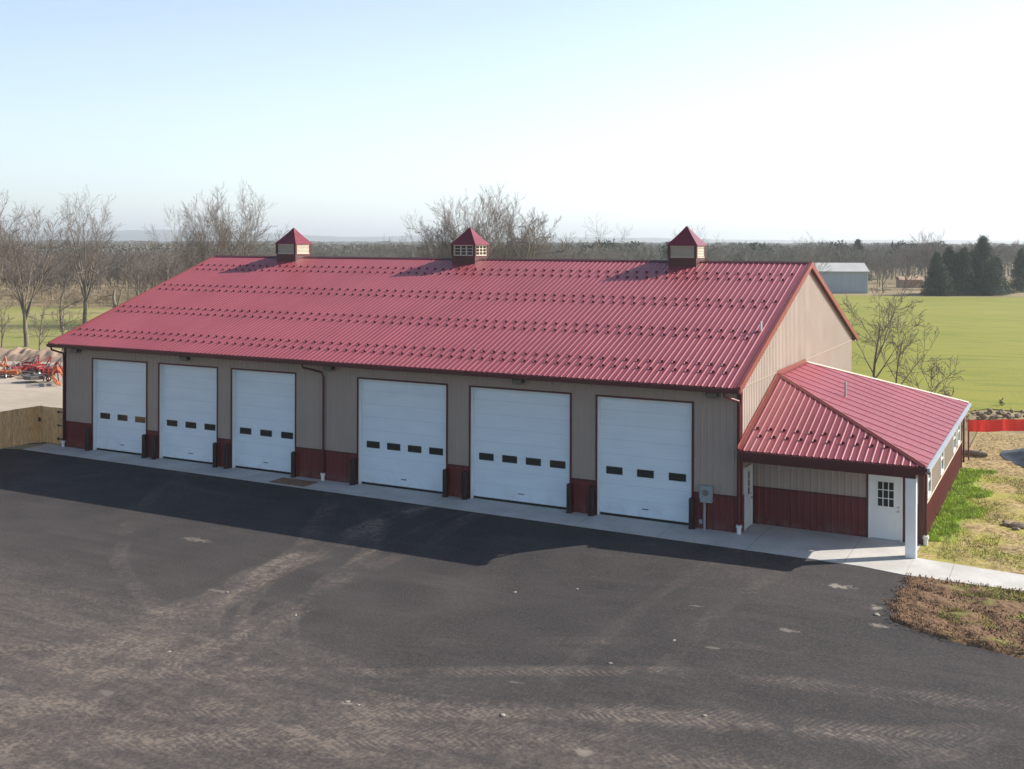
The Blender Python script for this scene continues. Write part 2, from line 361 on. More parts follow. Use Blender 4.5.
# ---------------------------------------------------------------- land
def ss(t): t = np.clip(t, 0, 1); return t*t*(3-2*t)
def drop(x, y): return -.42*ss((-y-1.75)/5.5)*ss((3.0-x)/9.0)
def sheet(name, xs, ys, zf, mat, label=None, inside=None):
    X, Y = np.meshgrid(xs, ys); V = np.stack([X, Y, zf(X, Y)], -1).reshape(-1, 3); nx = len(xs)
    i, j = np.meshgrid(np.arange(nx-1), np.arange(len(ys)-1)); a = (j*nx+i).ravel()
    F = np.stack([a, a+1, a+nx+1, a+nx], -1)
    o = npmesh(name, V, F, mat, smooth=True); tag(o, kind='structure', label=label); return o
def ground_z(x, y):
    d = np.hypot(x-CAM[0], y-CAM[1])
    dip = -.75*ss((-y-2.3)/1.5)*ss((12-x)/3.)*ss((x+78)/4.)
    return -.05+dip
gx = np.concatenate([np.linspace(-9000, -200, 20), np.linspace(-150, -82, 12), np.arange(-80, 20, 1.0), np.linspace(22, 90, 14), np.linspace(150, 7000, 20)])
gy = np.concatenate([np.linspace(-2000, -80, 12), np.arange(-60, 4, 1.0), np.linspace(6, 200, 30), np.linspace(260, 9000, 26)])
sheet('ground', gx, gy, ground_z, M['earth'], 'dry tan ground around the yard and fields')
# asphalt yard: warped grid whose right and back edges follow the real outline
def asph_right(y):
    pts = [(-60, 13), (-12, 12.5), (-8.3, 10.8), (-7.6, 8.6), (-7.4, 7.5), (-7.05, 6.45), (-6.3, 5.75), (-5.1, 5.6), (-3.5, 5.75), (-2.15, 5.75)]
    return np.interp(y, [p[0] for p in pts], [p[1] for p in pts])+.10*np.sin(y*5.1)*ss((-y-2.4)*3)+.05*np.sin(y*13.7)*ss((-y-2.4)*3)
def asph_back(x): return np.interp(x, [-78, -36, -34.2, -12.7, 2.1, 4.27, 5.8], [-2.3, -1.9, -1.40, -1.64, -1.86, -1.96, -2.26])
vs_, us_ = np.linspace(0, 1, 150)**1.6, np.linspace(0, 1, 200)
V = []; 
for v in vs_:
    for u in us_:
        y0 = -2.26-v*56; xr = float(asph_right(y0)); x = -78+u*(xr+78)
        y = float(asph_back(x))*(1-v)+(-58.3)*v if u < 1.1 else y0
        V.append((x, y, float(drop(x, y))-.018))
nx = len(us_); a = (np.arange(len(vs_)-1)[:, None]*nx+np.arange(nx-1)[None]).ravel()
o = npmesh('asphalt_yard', np.array(V), np.stack([a, a+nx, a+nx+1, a+1], -1), M['asphalt'], smooth=True)
tag(o, 'dark asphalt yard with dusty tyre tracks', kind='structure')
MB().poly([(-34.3, .15), (-34.2, -1.38), (-12.7, -1.62), (2.1, -1.84), (4.27, -1.94), (5.6, -2.24), (5.6, -.10), (5.62, 1.52), (.0, 1.52), (.0, .15)], -.4, 0.0).build('concrete_apron', M['concrete'])
tag(bpy.data.objects['concrete_apron'], 'concrete apron running below the garage doors', kind='structure')
MB().poly([(5.604, -2.24), (8.8, -2.25), (16, -2.9), (16, -1.2), (8.75, -.58), (5.9, -.26), (5.604, -.22)], -.3, .004).build('walkway', M['concrete'])
tag(bpy.data.objects['walkway'], 'pale concrete walkway leading off to the right', kind='structure')
# lawn sheet at the right of the building, a bumpy one
def bz(X, Y, s, h):
    out = np.zeros(X.shape)
    it = np.nditer(X, flags=['multi_index'])
    for _ in it:
        i = it.multi_index; out[i] = noise.noise(Vector((X[i]*s, Y[i]*s, 3.3)))*h
    return out
def lawn_z(X, Y): return (lambda e: -.006+(lz_(X, Y)+.006)*ss((Y-np.interp(X, [5.6, 5.9, 8.75, 16], [-.22, -.27, -.59, -1.2])-.05)/.5))(0)
def lz_(X, Y): return -.006+np.clip(bz(X, Y, .8, .10)+bz(X, Y, 3.2, .045), 0, .2)*ss((X-5.7)/.6)*ss((24-Y)/3)
V = []
U = np.linspace(0, 1, 90); W_ = np.linspace(0, 1, 150)
X = np.zeros((150, 90)); Y = np.zeros((150, 90))
for j, w_ in enumerate(W_):
    for i, u in enumerate(U):
        x = 5.62+u*(16-5.62); y0 = np.interp(x, [5.6, 5.9, 8.75, 16], [-.32, -.37, -.69, -1.3]); X[j, i] = x; Y[j, i] = y0+w_*(26-y0)
Z = lawn_z(X, Y); a = (np.arange(149)[:, None]*90+np.arange(89)[None]).ravel()
o = npmesh('lawn', np.stack([X, Y, Z], -1).reshape(-1, 3), np.stack([a, a+1, a+91, a+90], -1), M['lawn'], smooth=True)
tag(o, 'patchy straw and green lawn beside the red lean-to wall', kind='structure')
# mulch bed
X = np.zeros((90, 120)); Y = np.zeros((90, 120))
for j in range(90):
    for i in range(120):
        w_ = j/89; yt = -2.27; yb = -7.9-i/119*1.2
        y = yt+(yb-yt)*w_; xl = float(asph_right(y))-.25; x = xl+(i/119)*(16-xl)
        if i/119 > .0: y = min(y, float(np.interp(x, [5.6, 8.8, 16], [-2.26, -2.27, -2.92]))-.0)
        X[j, i] = x; Y[j, i] = y
edge = ss((X-np.vectorize(lambda yy: float(asph_right(yy)))(Y)+.28)/.5)*ss((Y+8.6)/.9+0)*ss((-2.2-Y)/.35)
rough_ = np.abs(bz(X, Y, 1.1, .22))+np.abs(bz(X, Y, 4.0, .10))+np.abs(bz(X, Y, 9.0, .05))
ylow = np.interp(X, [5.5, 6.3, 7.1, 8.0, 9.0, 16], [-6.2, -7.0, -7.5, -7.5, -7.75, -8.6])+.1*np.sin(X*6)
edge = edge*ss((Y-ylow)/.45)
Zs = -.09+edge*(.10+rough_*.7)
a = (np.arange(89)[:, None]*120+np.arange(119)[None]).ravel()
o = npmesh('mulch_bed', np.stack([X, Y, Zs], -1).reshape(-1, 3), np.stack([a, a+120, a+121, a+1], -1), M['soil'], smooth=False)
tag(o, 'brown bed of bare soil and mulch at the corner of the asphalt', kind='structure')
# scatter: clods / grass blades / straw
def tuft(n, region, h0, h1, w, mat, name, label, zf, lean=.5):
    P = []
    while len(P) < n:
        p = region()
        if p: P.append(p)
    P = np.array(P); n = len(P); ang = rng.uniform(0, 2*PI, n); h = rng.uniform(h0, h1, n); lx = rng.normal(0, lean, n)*h; ly = rng.normal(0, lean, n)*h
    z = zf(P[:, 0], P[:, 1]); dx = np.cos(ang)*w/2; dy = np.sin(ang)*w/2
    V = np.stack([np.stack([P[:, 0]-dx, P[:, 1]-dy, z], -1), np.stack([P[:, 0]+dx, P[:, 1]+dy, z], -1), np.stack([P[:, 0]+lx, P[:, 1]+ly, z+h], -1)], 1).reshape(-1, 3)
    o = npmesh(name, V, np.arange(3*n).reshape(-1, 3), mat); tag(o, label, name.split('.')[0].replace('_', ' '), kind='stuff'); return o
M['blade_g'] = simple('green_grass_blades', (.30, .42, .045), .3, 2, .8)
M['blade_d'] = simple('dry_grass_blades', (.42, .34, .18), .3, 2, .85)
M['blade_o'] = simple('olive_grass_blades', (.30, .31, .07), .3, 2, .85)
def r_strip():
    x, y = random.uniform(5.72, 8), random.uniform(2, 15)
    return (x, y) if random.random() < .75+.4*noise.noise(Vector((x*2.5, y*2.0, 4))) and x < 6.1+.1*y**.5+1.3*noise.noise(Vector((x*.8, y*.6, 0)))+.5*random.random()**2 else None
def r_lawn():
    x, y = random.uniform(5.75, 12), random.uniform(-.2, 25); 
    return (x, y) if noise.noise(Vector((x*.9, y*.9, 5))) > -.12 else None
def r_olive():
    x, y = random.uniform(6.2, 12), random.uniform(0, 14); return (x, y) if noise.noise(Vector((x*.5, y*.5, 1))) > .02 else None
def r_mulch():
    x, y = random.uniform(6.9, 12), random.uniform(-6.2, -2.5); return (x, y) if noise.noise(Vector((x*.8, y*.8, 2))) > .0 else None
z0 = lambda x, y: np.zeros(len(x))
tuft(14000, r_strip, .04, .14, .03, M['blade_g'], 'green_grass', 'bright green grass strip along the foot of the red wall', z0)
tuft(9000, r_lawn, .02, .09, .03, M['blade_d'], 'dry_grass', 'dry straw coloured grass on the lawn beside the lean-to', z0, 1.2)
tuft(9000, r_olive, .03, .10, .03, M['blade_o'], 'olive_grass', 'olive green grass patches on the lawn', z0)
tuft(5000, r_mulch, .03, .11, .03, M['blade_o'], 'sprouting_grass', 'thin green grass sprouting on the mulch bed', lambda x, y: np.full(len(x), .06))
# clods
n = 3000; V = []; F = []
base = np.array([(1,0,0),(-.5,.87,0),(-.5,-.87,0),(0,0,1),(0,0,-.6)])
for i in range(n):
    y = random.uniform(-7.6, -2.35); x = float(asph_right(y))+random.uniform(-.12, 5)**1.0
    if y < np.interp(x, [5.5, 6.3, 7.1, 8.0, 9.0, 16], [-6.2, -7.05, -7.55, -7.6, -7.85, -8.7]): continue
    s_ = random.uniform(.01, .036); R_ = Matrix.Rotation(random.uniform(0, 6), 3, 'Z') @ Matrix.Rotation(random.uniform(-1, 1), 3, 'X')
    o_ = len(V)
    for b_ in base: q = R_ @ Vector(b_*rng.uniform(.6, 1.3, 3)*s_); V.append((x+q.x, y+q.y, .07+q.z+random.uniform(-.02, .06)))
    F += [(o_, o_+1, o_+3), (o_+1, o_+2, o_+3), (o_+2, o_, o_+3), (o_+1, o_, o_+4), (o_+2, o_+1, o_+4), (o_, o_+2, o_+4)]
M['clod'] = simple('soil_clods', (.18, .105, .058), .6, 3, .95)
o = npmesh('soil_clods', np.array(V), np.array(F), M['clod']); tag(o, 'brown clods and bark chips strewn over the mulch bed', 'soil', kind='stuff')
# fields
def polysheet(name, pts, z, mat, label):
    o = MB().poly(pts, z-.03, z).build(name, mat); tag(o, label, kind='structure'); return o
A = lambda *a: [polar(d, p) for d, p in a]
polysheet('grass_field', [(1.5, 27.5), (5.5, 34.5), (9, 34.0), (40, 38), (70, 60)]+A((196, 1500), (198, 1150), (202, 1003), (203, 950), (206, 870), (207, 800), (207, 640))+[(-34, 100), (-34, 27.5)], .012, M['field'], 'wide yellow green grass field behind the building')
polysheet('gravel_yard', [(-33.2, 2), (-33.2, 50), (-62, 26.0), (-68, 23.4), (-100, 14), (-100, -1), (-36, -1)], .008, M['gravel'], 'pale gravel yard beyond the wooden fence')
polysheet('pasture', [(-64.5, 28)]+[(-33.2, 53)]+A((150, 420), (158, 200), (162, 0), (165, -200))+[(-150, 10), (-100, 18), (-70, 26.0)], .012, M['pasture'], 'rough green pasture behind the farm machines')
# hills
xs = []; V = []; n = 160
for j, (dd, base_h) in enumerate([(4300, 0), (4900, .7), (5600, 1.0), (6200, 0)]):
    for i in range(n):
        px = -900+i*(2600/(n-1)); x, y = polar(dd, px)
        t = noise.noise(Vector((px*.004, 1, 0)))*.5+noise.noise(Vector((px*.013, 4, 0)))*.3+noise.noise(Vector((px*.05, 7, 0)))*.08
        hh = 62+50*t; hh *= .55+.45*float(ss((700-px)/500)) if px > 200 else 1
        V.append((x, y, base_h*hh-2))
a = (np.arange(3)[:, None]*n+np.arange(n-1)[None]).ravel()
o = npmesh('hills', np.array(V), np.stack([a, a+1, a+n+1, a+n], -1), M['hill'], smooth=True); tag(o, 'low wooded hills on the hazy horizon', kind='structure')
# ---------------------------------------------------------------- building
B = empty('metal_garage'); tag(B, 'long tan garage building with red metal roof, six white doors and side porch', 'building')
W, D, EZ, OH, RZ = 33.0, 20.85, 5.03, .75, 9.05
SL = (RZ-EZ)/(D/2+OH)
PITCH = .2286
def ribbed(x0, x1, z0, z1, y0=0., depth=.018, rw=.022, phase=0.):
    """profile points (x, out) for a ribbed sheet between x0 and x1"""
    pts = [(x0, 0)]; k = math.ceil((x0-phase)/PITCH-.5)
    while True:
        c = phase+k*PITCH
        if c-rw*2 > x1: break
        for dx, o in ((-rw*1.6, 0), (-rw*.7, depth), (rw*.7, depth), (rw*1.6, 0)):
            if x0 < c+dx < x1: pts.append((c+dx, o))
        k += 1
    pts.append((x1, 0)); return pts
def wallsheet(mb, f, s0, s1, zb, zt, **k):
    """f(s, out, z) -> xyz ; zb, zt numbers or functions of s"""
    pr = ribbed(s0, s1, 0, 0, **k); zb_ = zb if callable(zb) else (lambda s: zb); zt_ = zt if callable(zt) else (lambda s: zt)
    vs = [f(s, o, zb_(s)) for s, o in pr]+[f(s, o, zt_(s)) for s, o in pr]; n = len(pr)
    mb.add(vs, [(i, i+1, n+i+1, n+i) for i in range(n-1)])
ff = lambda s, o, z: (s, -o, z)           # front wall
DOORS = [(-31.05, -27.62, 3), (-26.80, -23.37, 3), (-22.50, -19.05, 3), (-15.80, -11.64, 4), (-10.55, -6.36, 4), (-5.27, -1.72, 3)]
DT = 4.30; WZ = 1.22
up = MB(); lo = MB(); piers = []; x = -W
for a_, b_, _ in DOORS: piers.append((x, a_)); x = b_
piers.append((x, 0))
for a_, b_ in piers:
    wallsheet(up, ff, a_, b_, WZ, DT); lo = MB(); wallsheet(lo, ff, a_, b_, 0, WZ, depth=.018); lo.build('wainscot', M['red'], B)
wallsheet(up, ff, -W, 0, DT, EZ-.02)
w_ = up.build('front_wall', M['tan'], B)
for a_, b_ in piers:
    MB().box(a_+.002, -.03, WZ-.03, b_-.002, -.002, WZ+.03).build('wainscot_trim', M['trim'], B)
MB().box(-W-.03, -.035, 0, -W+.12, .10, EZ-.05).build('corner_trim', M['trim'], B)
MB().box(-.12, -.035, 0, .03, -.0, EZ-.05).box(.022, -.0, 0, .04, .12, EZ-.06).build('corner_trim', M['trim'], B)
# doors, in openings .2 deep
for i, (a_, b_, nw) in enumerate(DOORS):
    y = .20
    d = MB(); d.box(a_+.0, y, .02, b_-.0, y+.05, DT).build('overhead_door', M['door'], B)
    dd = bpy.data.objects[d and B.children[-1].name] if False else None
    door = [c for c in B.children if c.name.startswith('overhead_door')][-1]
    wdt = .63; gap = (b_-a_-2*.27-wdt)/(nw-1)
    for k in range(nw):
        x = a_+.27+k*gap
        fr = MB(); e = .03
        fr.box(x-e, y-.022, 1.50-e, x+wdt+e, y-.002, 1.50).box(x-e, y-.022, 1.77, x+wdt+e, y-.002, 1.77+e).box(x-e, y-.022, 1.50, x, y-.002, 1.77).box(x+wdt, y-.022, 1.50, x+wdt+e, y-.002, 1.77)
        fr.box(x, y-.012, 1.50, x+wdt, y-.003, 1.77)
        MBg = MB().box(x, y-.016, 1.50, x+wdt, y-.004, 1.77); MBg.build('door_window', M['glass'], door)
    seal = MB().box(a_+.01, y-.012, .002, b_-.01, y+.04, .075); seal.build('bottom_seal', M['rubber'], door)
    hd = MB().box((a_+b_)/2-.12, y-.03, .35, (a_+b_)/2+.12, y-.004, .38).build('lift_handle', M['steel'], door)
    j = MB(); j.box(a_, .0, 0, a_+.035, y, DT).box(b_-.035, .0, 0, b_, y, DT).box(a_+.035, .0, DT-.035, b_-.035, y, DT)
    j.build('door_jamb', M['white'], B)
    t = MB(); t.box(a_-.07, -.032, 0, a_+.0, -.003, DT+.07).box(b_, -.032, 0, b_+.07, -.003, DT+.07).box(a_, -.032, DT, b_, -.003, DT+.07)
    t.build('door_trim', M['trim'], B)
# other main walls
gz = lambda s: EZ+(OH+min(s, D-s))*SL-.10
up = MB()
fg = lambda s, o, z: (o, s, z)
k_ = [0, D/2, D]
wallsheet(up, fg, 0.002, D/2, EZ-.06, gz); wallsheet(up, fg, D/2, D-.002, EZ-.06, gz); up.build('gable_wall', M['tan'], B)
up = MB()
wallsheet(up, fg, 0.12, D, 0, EZ-.10); up.build('gable_wall', M['tan'], B)
MB().box(-.0, .1, EZ-.10, .035, D, EZ-.055).build('seam_trim', M['soffit'], B)
up = MB(); up.box(-W, D-.05, 0, -0.02, D, EZ).build('rear_wall', M['tan'], B)
up = MB().add([(-W, 0, 0), (-W, D, 0), (-W, D, EZ), (-W, D/2, RZ-.35), (-W, 0, EZ)], [(4, 3, 2, 1, 0)]); up.build('far_gable_wall', M['tan'], B)
# roof: ribbed sheet, front and rear slope
RX0, RX1 = -W-.19, .18
def roof_slope(mb, f, s0, s1, t0, t1, depth=.020, rw=.026, phase=0.):
    """f(s, t, out) ; t0(s), t1(s)"""
    pr = ribbed(s0, s1, 0, 0, depth=depth, rw=rw, phase=phase); n = len(pr); a0 = t0 if callable(t0) else (lambda s: t0); a1 = t1 if callable(t1) else (lambda s: t1)
    vs = [f(s, a0(s), o) for s, o in pr]+[f(s, a1(s), o) for s, o in pr]
    mb.add(vs, [(i, i+1, n+i+1, n+i) for i in range(n-1)])
fr = MB(); nn = math.hypot(1, SL)
roof_slope(fr, lambda s, t, o: (s, t-o*SL/nn, EZ+(t+OH)*SL+o/nn), RX0, RX1, -OH-.03, D/2)
roof_slope(fr, lambda s, t, o: (s, D-t+o*SL/nn, EZ+(t+OH)*SL+o/nn), RX0, RX1, -OH-.03, D/2)
roof = fr.build('roof', M['roof'], B)
# underside deck
MB().add([(RX0+.02, -OH, EZ-.02), (RX1-.02, -OH, EZ-.02), (RX1-.02, D/2, RZ-.02), (RX0+.02, D/2, RZ-.02), (RX0+.02, D+OH, EZ-.02), (RX1-.02, D+OH, EZ-.02)], [(0, 3, 2, 1), (3, 4, 5, 2)]).build('roof_underside', M['soffit'], B)
MB().box(RX0+.02, -OH+.02, EZ-.12, RX1-.02, -.022, EZ-.09).build('soffit', M['soffit'], B)
MB().box(RX0+.02, D+.02, EZ-.12, RX1-.02, D+OH-.02, EZ-.09).build('soffit', M['soffit'], B)
rc = MB()
rc.add([(RX0-.01, D/2-.17, RZ-.17*SL+.036), (RX1+.01, D/2-.17, RZ-.17*SL+.036), (RX1+.01, D/2, RZ+.05), (RX0-.01, D/2, RZ+.05), (RX0-.01, D/2+.17, RZ-.17*SL+.036), (RX1+.01, D/2+.17, RZ-.17*SL+.036)], [(0, 1, 2, 3), (3, 2, 5, 4)])
rc.build('ridge_cap', M['trim'], roof)
for sx, nm in ((RX1, 1), (RX0, -1)):
    t = MB()
    for sg in (0, 1):
        y_e = -OH-.02 if sg == 0 else D+OH+.02
        for (x0_, x1_, za, zb) in ((sx-.10*(nm > 0)-.0, sx+.10*(nm < 0)+.0, .034, .045), (sx-.0 if nm > 0 else sx-.022, sx+.022 if nm > 0 else sx, -.20, .045)):
            p = [(x0_, y_e, EZ+za), (x1_, y_e, EZ+za), (x1_, y_e, EZ+zb), (x0_, y_e, EZ+zb), (x0_, D/2, RZ+za), (x1_, D/2, RZ+za), (x1_, D/2, RZ+zb), (x0_, D/2, RZ+zb)]
            t.add(p, [(0,1,2,3), (7,6,5,4), (0,4,5,1), (1,5,6,2), (2,6,7,3), (3,7,4,0)])
    t.build('rake_trim', M['rake'], roof)
MB().box(RX0, -OH-.13, EZ-.17, RX1, -OH-.035, EZ-.03).box(RX0, -OH-.034, EZ-.20, RX1, -OH-.008, EZ-.03).build('gutter', M['trim'], B)
MB().box(RX0, D+OH+.035, EZ-.17, RX1, D+OH+.13, EZ-.03).build('gutter', M['trim'], B)
MB().tube([(-.25, 3.65, RZ-(D/2-3.65)*SL-.1), (-.25, 3.65, RZ-(D/2-3.65)*SL+.35)], .04, 10).build('vent_pipe', M['pvc'], roof)
# snow guards
guards = []
rows = [9.05, 8.45, 6.28, 5.72, 3.50, 2.93, .78, .22]
for ri, yy in enumerate(rows):
    k = 0
    x = -PITCH*(1.5+(ri % 2))
    while x > RX0+.3:
        cx = None
        guards.append((x, yy, EZ+(yy+OH)*SL, SL)); x -= PITCH*2
skip = [(-5.35, .7), (-16.54, .7), (-27.55, .7)]
XE, YE0, YE1, ZE, YH, YR, ZH = 5.98, -.50, 15.0, 2.93, 5.13, 9.93, 4.88
LS = (ZH-ZE)/(YH-YE0); RS = (ZH-ZE)/XE
for ri, yy in enumerate([.95, .45]):
    x = PITCH*(1.5+ri)
    lim = XE*(YH-yy)/(YH-YE0)-.25
    while x < lim: guards.append((x, yy, ZE+(yy-YE0)*LS, LS)); x += PITCH*2
guards.sort(key=lambda g_: (g_[0]-CAM[0])**2+(g_[1]-CAM[1])**2)
def guard_mb(mb, x, y, z, s):
    # small L shaped cleat: base plate on the pan and an upright pad
    a = Vector((0, 1, s)).normalized(); n_ = Vector((0, -s, 1)).normalized(); c = Vector((x, y, z))+n_*.006
    def P(u, t, h): return c+Vector((u, 0, 0))+a*t+n_*h
    for (u0, u1, t0, t1, h0, h1) in ((-.045, .045, 0, .10, 0, .012), (-.05, .05, -.015, .015, 0, .075)):
        q = [P(u, t, h) for h in (h0, h1) for u, t in ((u0, t0), (u1, t0), (u1, t1), (u0, t1))]
        mb.add(q, [(0,3,2,1), (4,5,6,7), (0,1,5,4), (1,2,6,5), (2,3,7,6), (3,0,4,7)])
M['guard'] = simple('snow_guard_paint', (.13, .018, .026), .1, 5, .45)
lean_guard = []
rest = MB()
def cup_clear(x, y): return not (y > 8.9 and any(abs(x-cx) < .75 for cx, _ in skip) and y > 9.6)
LR = None
gi = 0; near_list = []
for g_ in guards:
    if not cup_clear(g_[0], g_[1]): continue
    if gi < 99: near_list.append(g_)
    else: guard_mb(rest, *g_)
    gi += 1
ro_ = rest.build('snow_guard', M['guard'], roof); ro_['kind'] = 'stuff'
# ---- lean-to
lr = MB()
# front hip slope (ribs run along y) and right slope (ribs run along x)
roof_slope(lr, lambda s, t, o: (s, t, ZE+(t-YE0)*LS+o), 0.045, XE, YE0-.02, lambda s: YE0+(XE-s)/XE*(YH-YE0)+.0, depth=.019)
def rt1(s):
    if s < YH: return XE-(s-YE0)/(YH-YE0)*XE
    if s > YR: return XE-(YE1-s)/(YE1-YR)*XE
    return 0.045
def slope_x(mb):
    pr = ribbed(YE0, YE1, 0, 0, depth=.024, rw=.026); pr = [(s_, o_*(1.0 if round(s_/PITCH) % 4 == 0 else .35)) for s_, o_ in pr]; pr = sorted(set(pr+[(YH, 0), (YR, 0)]))
    n = len(pr); vs = [(XE+.02, s, ZE-.006+o) for s, o in pr]+[(max(.045, rt1(s)), s, ZE+(XE-max(.045, rt1(s)))*RS+o) for s, o in pr]
    mb.add(vs, [(i, i+1, n+i+1, n+i) for i in range(n-1)])
slope_x(lr)
lr.add([(0.045, YR, ZH), (XE, YE1, ZE), (0.045, YE1, ZE)], [(0, 1, 2)])
lroof = lr.build('lean_to_roof', M['roof'], B)
hc = MB()
def hipcap(a, b, w=.13):
    a = Vector(a)+Vector((0, 0, .03)); b = Vector(b)+Vector((0, 0, .03)); d = (b-a).normalized(); u = d.cross(Vector((0, 0, 1))).normalized()
    dn = Vector((0, 0, -.035))
    hc.add([a-u*w+dn, b-u*w+dn, b+Vector((0, 0, .02)), a+Vector((0, 0, .02)), a+u*w+dn, b+u*w+dn], [(0, 1, 2, 3), (3, 2, 5, 4)])
hipcap((0.05, YH, ZH), (XE, YE0, ZE)); hc.build('hip_cap', M['rake'], lroof)
hc = MB(); hipcap((XE, YE1, ZE), (0.05, YR, ZH), .08); hc.build('hip_cap', M['vinyl'], lroof)  # cream instead of rake red paints a highlight along the rear cap
fl = MB(); fl.add([(.043, YE0, ZE+.03), (.043, YH, ZH+.03), (.043, YH, ZH+.14), (.043, YE0, ZE+.14), (.17, YE0, ZE+.034), (.17, YH, ZH+.034)], [(0, 1, 2, 3), (0, 4, 5, 1)])
fl.add([(.043, YH, ZH+.03), (.043, YR, ZH+.03), (.043, YR, ZH+.14), (.043, YH, ZH+.14), (.17, YH, ZH+.0), (.17, YR, ZH+.0)], [(0, 1, 2, 3), (0, 4, 5, 1)])
fl.build('wall_flashing', M['rake'], lroof)
for i_, g_ in enumerate(near_list):
    mb = MB(); guard_mb(mb, *g_); mb.build('snow_guard', M['guard'], lroof if g_[3] == LS else roof)
MB().tube([(2.4, 5.9, ZE+(XE-2.4)*RS-.05), (2.4, 5.9, ZE+(XE-2.4)*RS+.55)], .045, 10).build('vent_pipe', M['galv'], lroof)
# fascia / header / ceiling
fs = MB(); fs.box(.045, YE0+.0, 2.66, XE-.02, YE0+.03, ZE-.03); fs.box(.045, -.33, 2.50, 5.66, -.09, 2.655)
fs.build('porch_header', M['trim'], B)
MB().box(.045, YE0-.11, ZE-.15, XE+.05, YE0-.02, ZE-.025).build('gutter', M['trim'], B)
MB().box(.045, -.088, 2.60, 5.66, 1.50, 2.65).build('porch_ceiling', M['soffit'], B)
MB().box(XE+.02, YE0-.1, ZE-.14, XE+.13, YE1+.02, ZE-.02).build('gutter', M['gutterlight'], B)
MB().box(5.72, YE0+.04, ZE-.22, XE+.015, YE1-.02, ZE-.19).build('soffit', M['gutterlight'], B)
MB().box(XE-.02, YE0+.035, ZE-.20, XE+.015, YE1, ZE-.03).build('fascia', M['gutterlight'], B)
# lean-to walls
XW, Y1, Y2 = 5.67, 1.52, 15.4
fo = lambda s, o, z: (XW+o, s, z)
WIN = [(2.45, 3.45), (6.55, 7.6), (11.35, 12.45), (13.2, 14.3)]; wz0, wz1 = 1.28, 2.36
u = MB(); l = MB(); y = Y1
wallsheet(l, fo, Y1, Y2, 0, 1.16)
for a_, b_ in WIN:
    wallsheet(u, fo, y, a_, 1.16, wz1); wallsheet(u, fo, a_, b_, 1.16, wz0); y = b_
wallsheet(u, fo, y, Y2, 1.16, wz1); wallsheet(u, fo, Y1, Y2, wz1, 2.73)
u.build('lean_to_wall', M['tan'], B); l.build('wainscot', M['red'], B)
for a_, b_ in WIN:
    f_ = MB(); e = .11; x0_, x1_ = XW-.06, XW+.05
    f_.box(x0_, a_, wz0, x1_, a_+e, wz1).box(x0_, b_-e, wz0, x1_, b_, wz1).box(x0_, a_+e, wz0, x1_, b_-e, wz0+e).box(x0_, a_+e, wz1-e, x1_, b_-e, wz1).box(x0_+.02, a_+e, (wz0+wz1)/2-.025, x1_-.02, b_-e, (wz0+wz1)/2+.025)
    fo_ = f_.build('window', M['white'], B)
    MB().box(XW-.03, a_+e, wz0+e, XW-.01, b_-e, wz1-e).build('window_pane', M['glass'], fo_)
fb = lambda s, o, z: (s, Y1-o, z)
u = MB(); l = MB(); DX0, DX1, DZ = 3.95, 5.04, 2.13
wallsheet(l, fb, .045, DX0, 0, 1.30); wallsheet(l, fb, DX1, XW, 0, 1.30)
wallsheet(u, fb, .045, DX0, 1.30, 2.6); wallsheet(u, fb, DX1, XW, 1.30, 2.6); wallsheet(u, fb, DX0, DX1, DZ, 2.6)
u.build('porch_wall', M['tan'], B); l.build('wainscot', M['red'], B)
MB().box(.045, Y1-.03, 1.27, DX0-.07, Y1-.003, 1.33).box(XW-.13, Y1-.035, 0, XW+.03, Y1-.003, 2.6).box(XW+.022, Y1-.003, 0, XW+.035, Y1+.14, 2.72).build('corner_trim', M['trim'], B)
MB().box(XW+.022, Y2-.14, 0, XW+.035, Y2, 2.72).box(XW-.1, Y2, 0, XW+.035, Y2+.03, 2.72).build('corner_trim', M['trim'], B)
MB().box(XW+.02, Y1+.14, 1.13, XW+.032, Y2-.14, 1.19).build('wainscot_trim', M['vinyl'], B)
MB().box(.045, Y2-.05, 0, XW-.101, Y2, 2.72).build('lean_to_rear_wall', M['tan'], B)
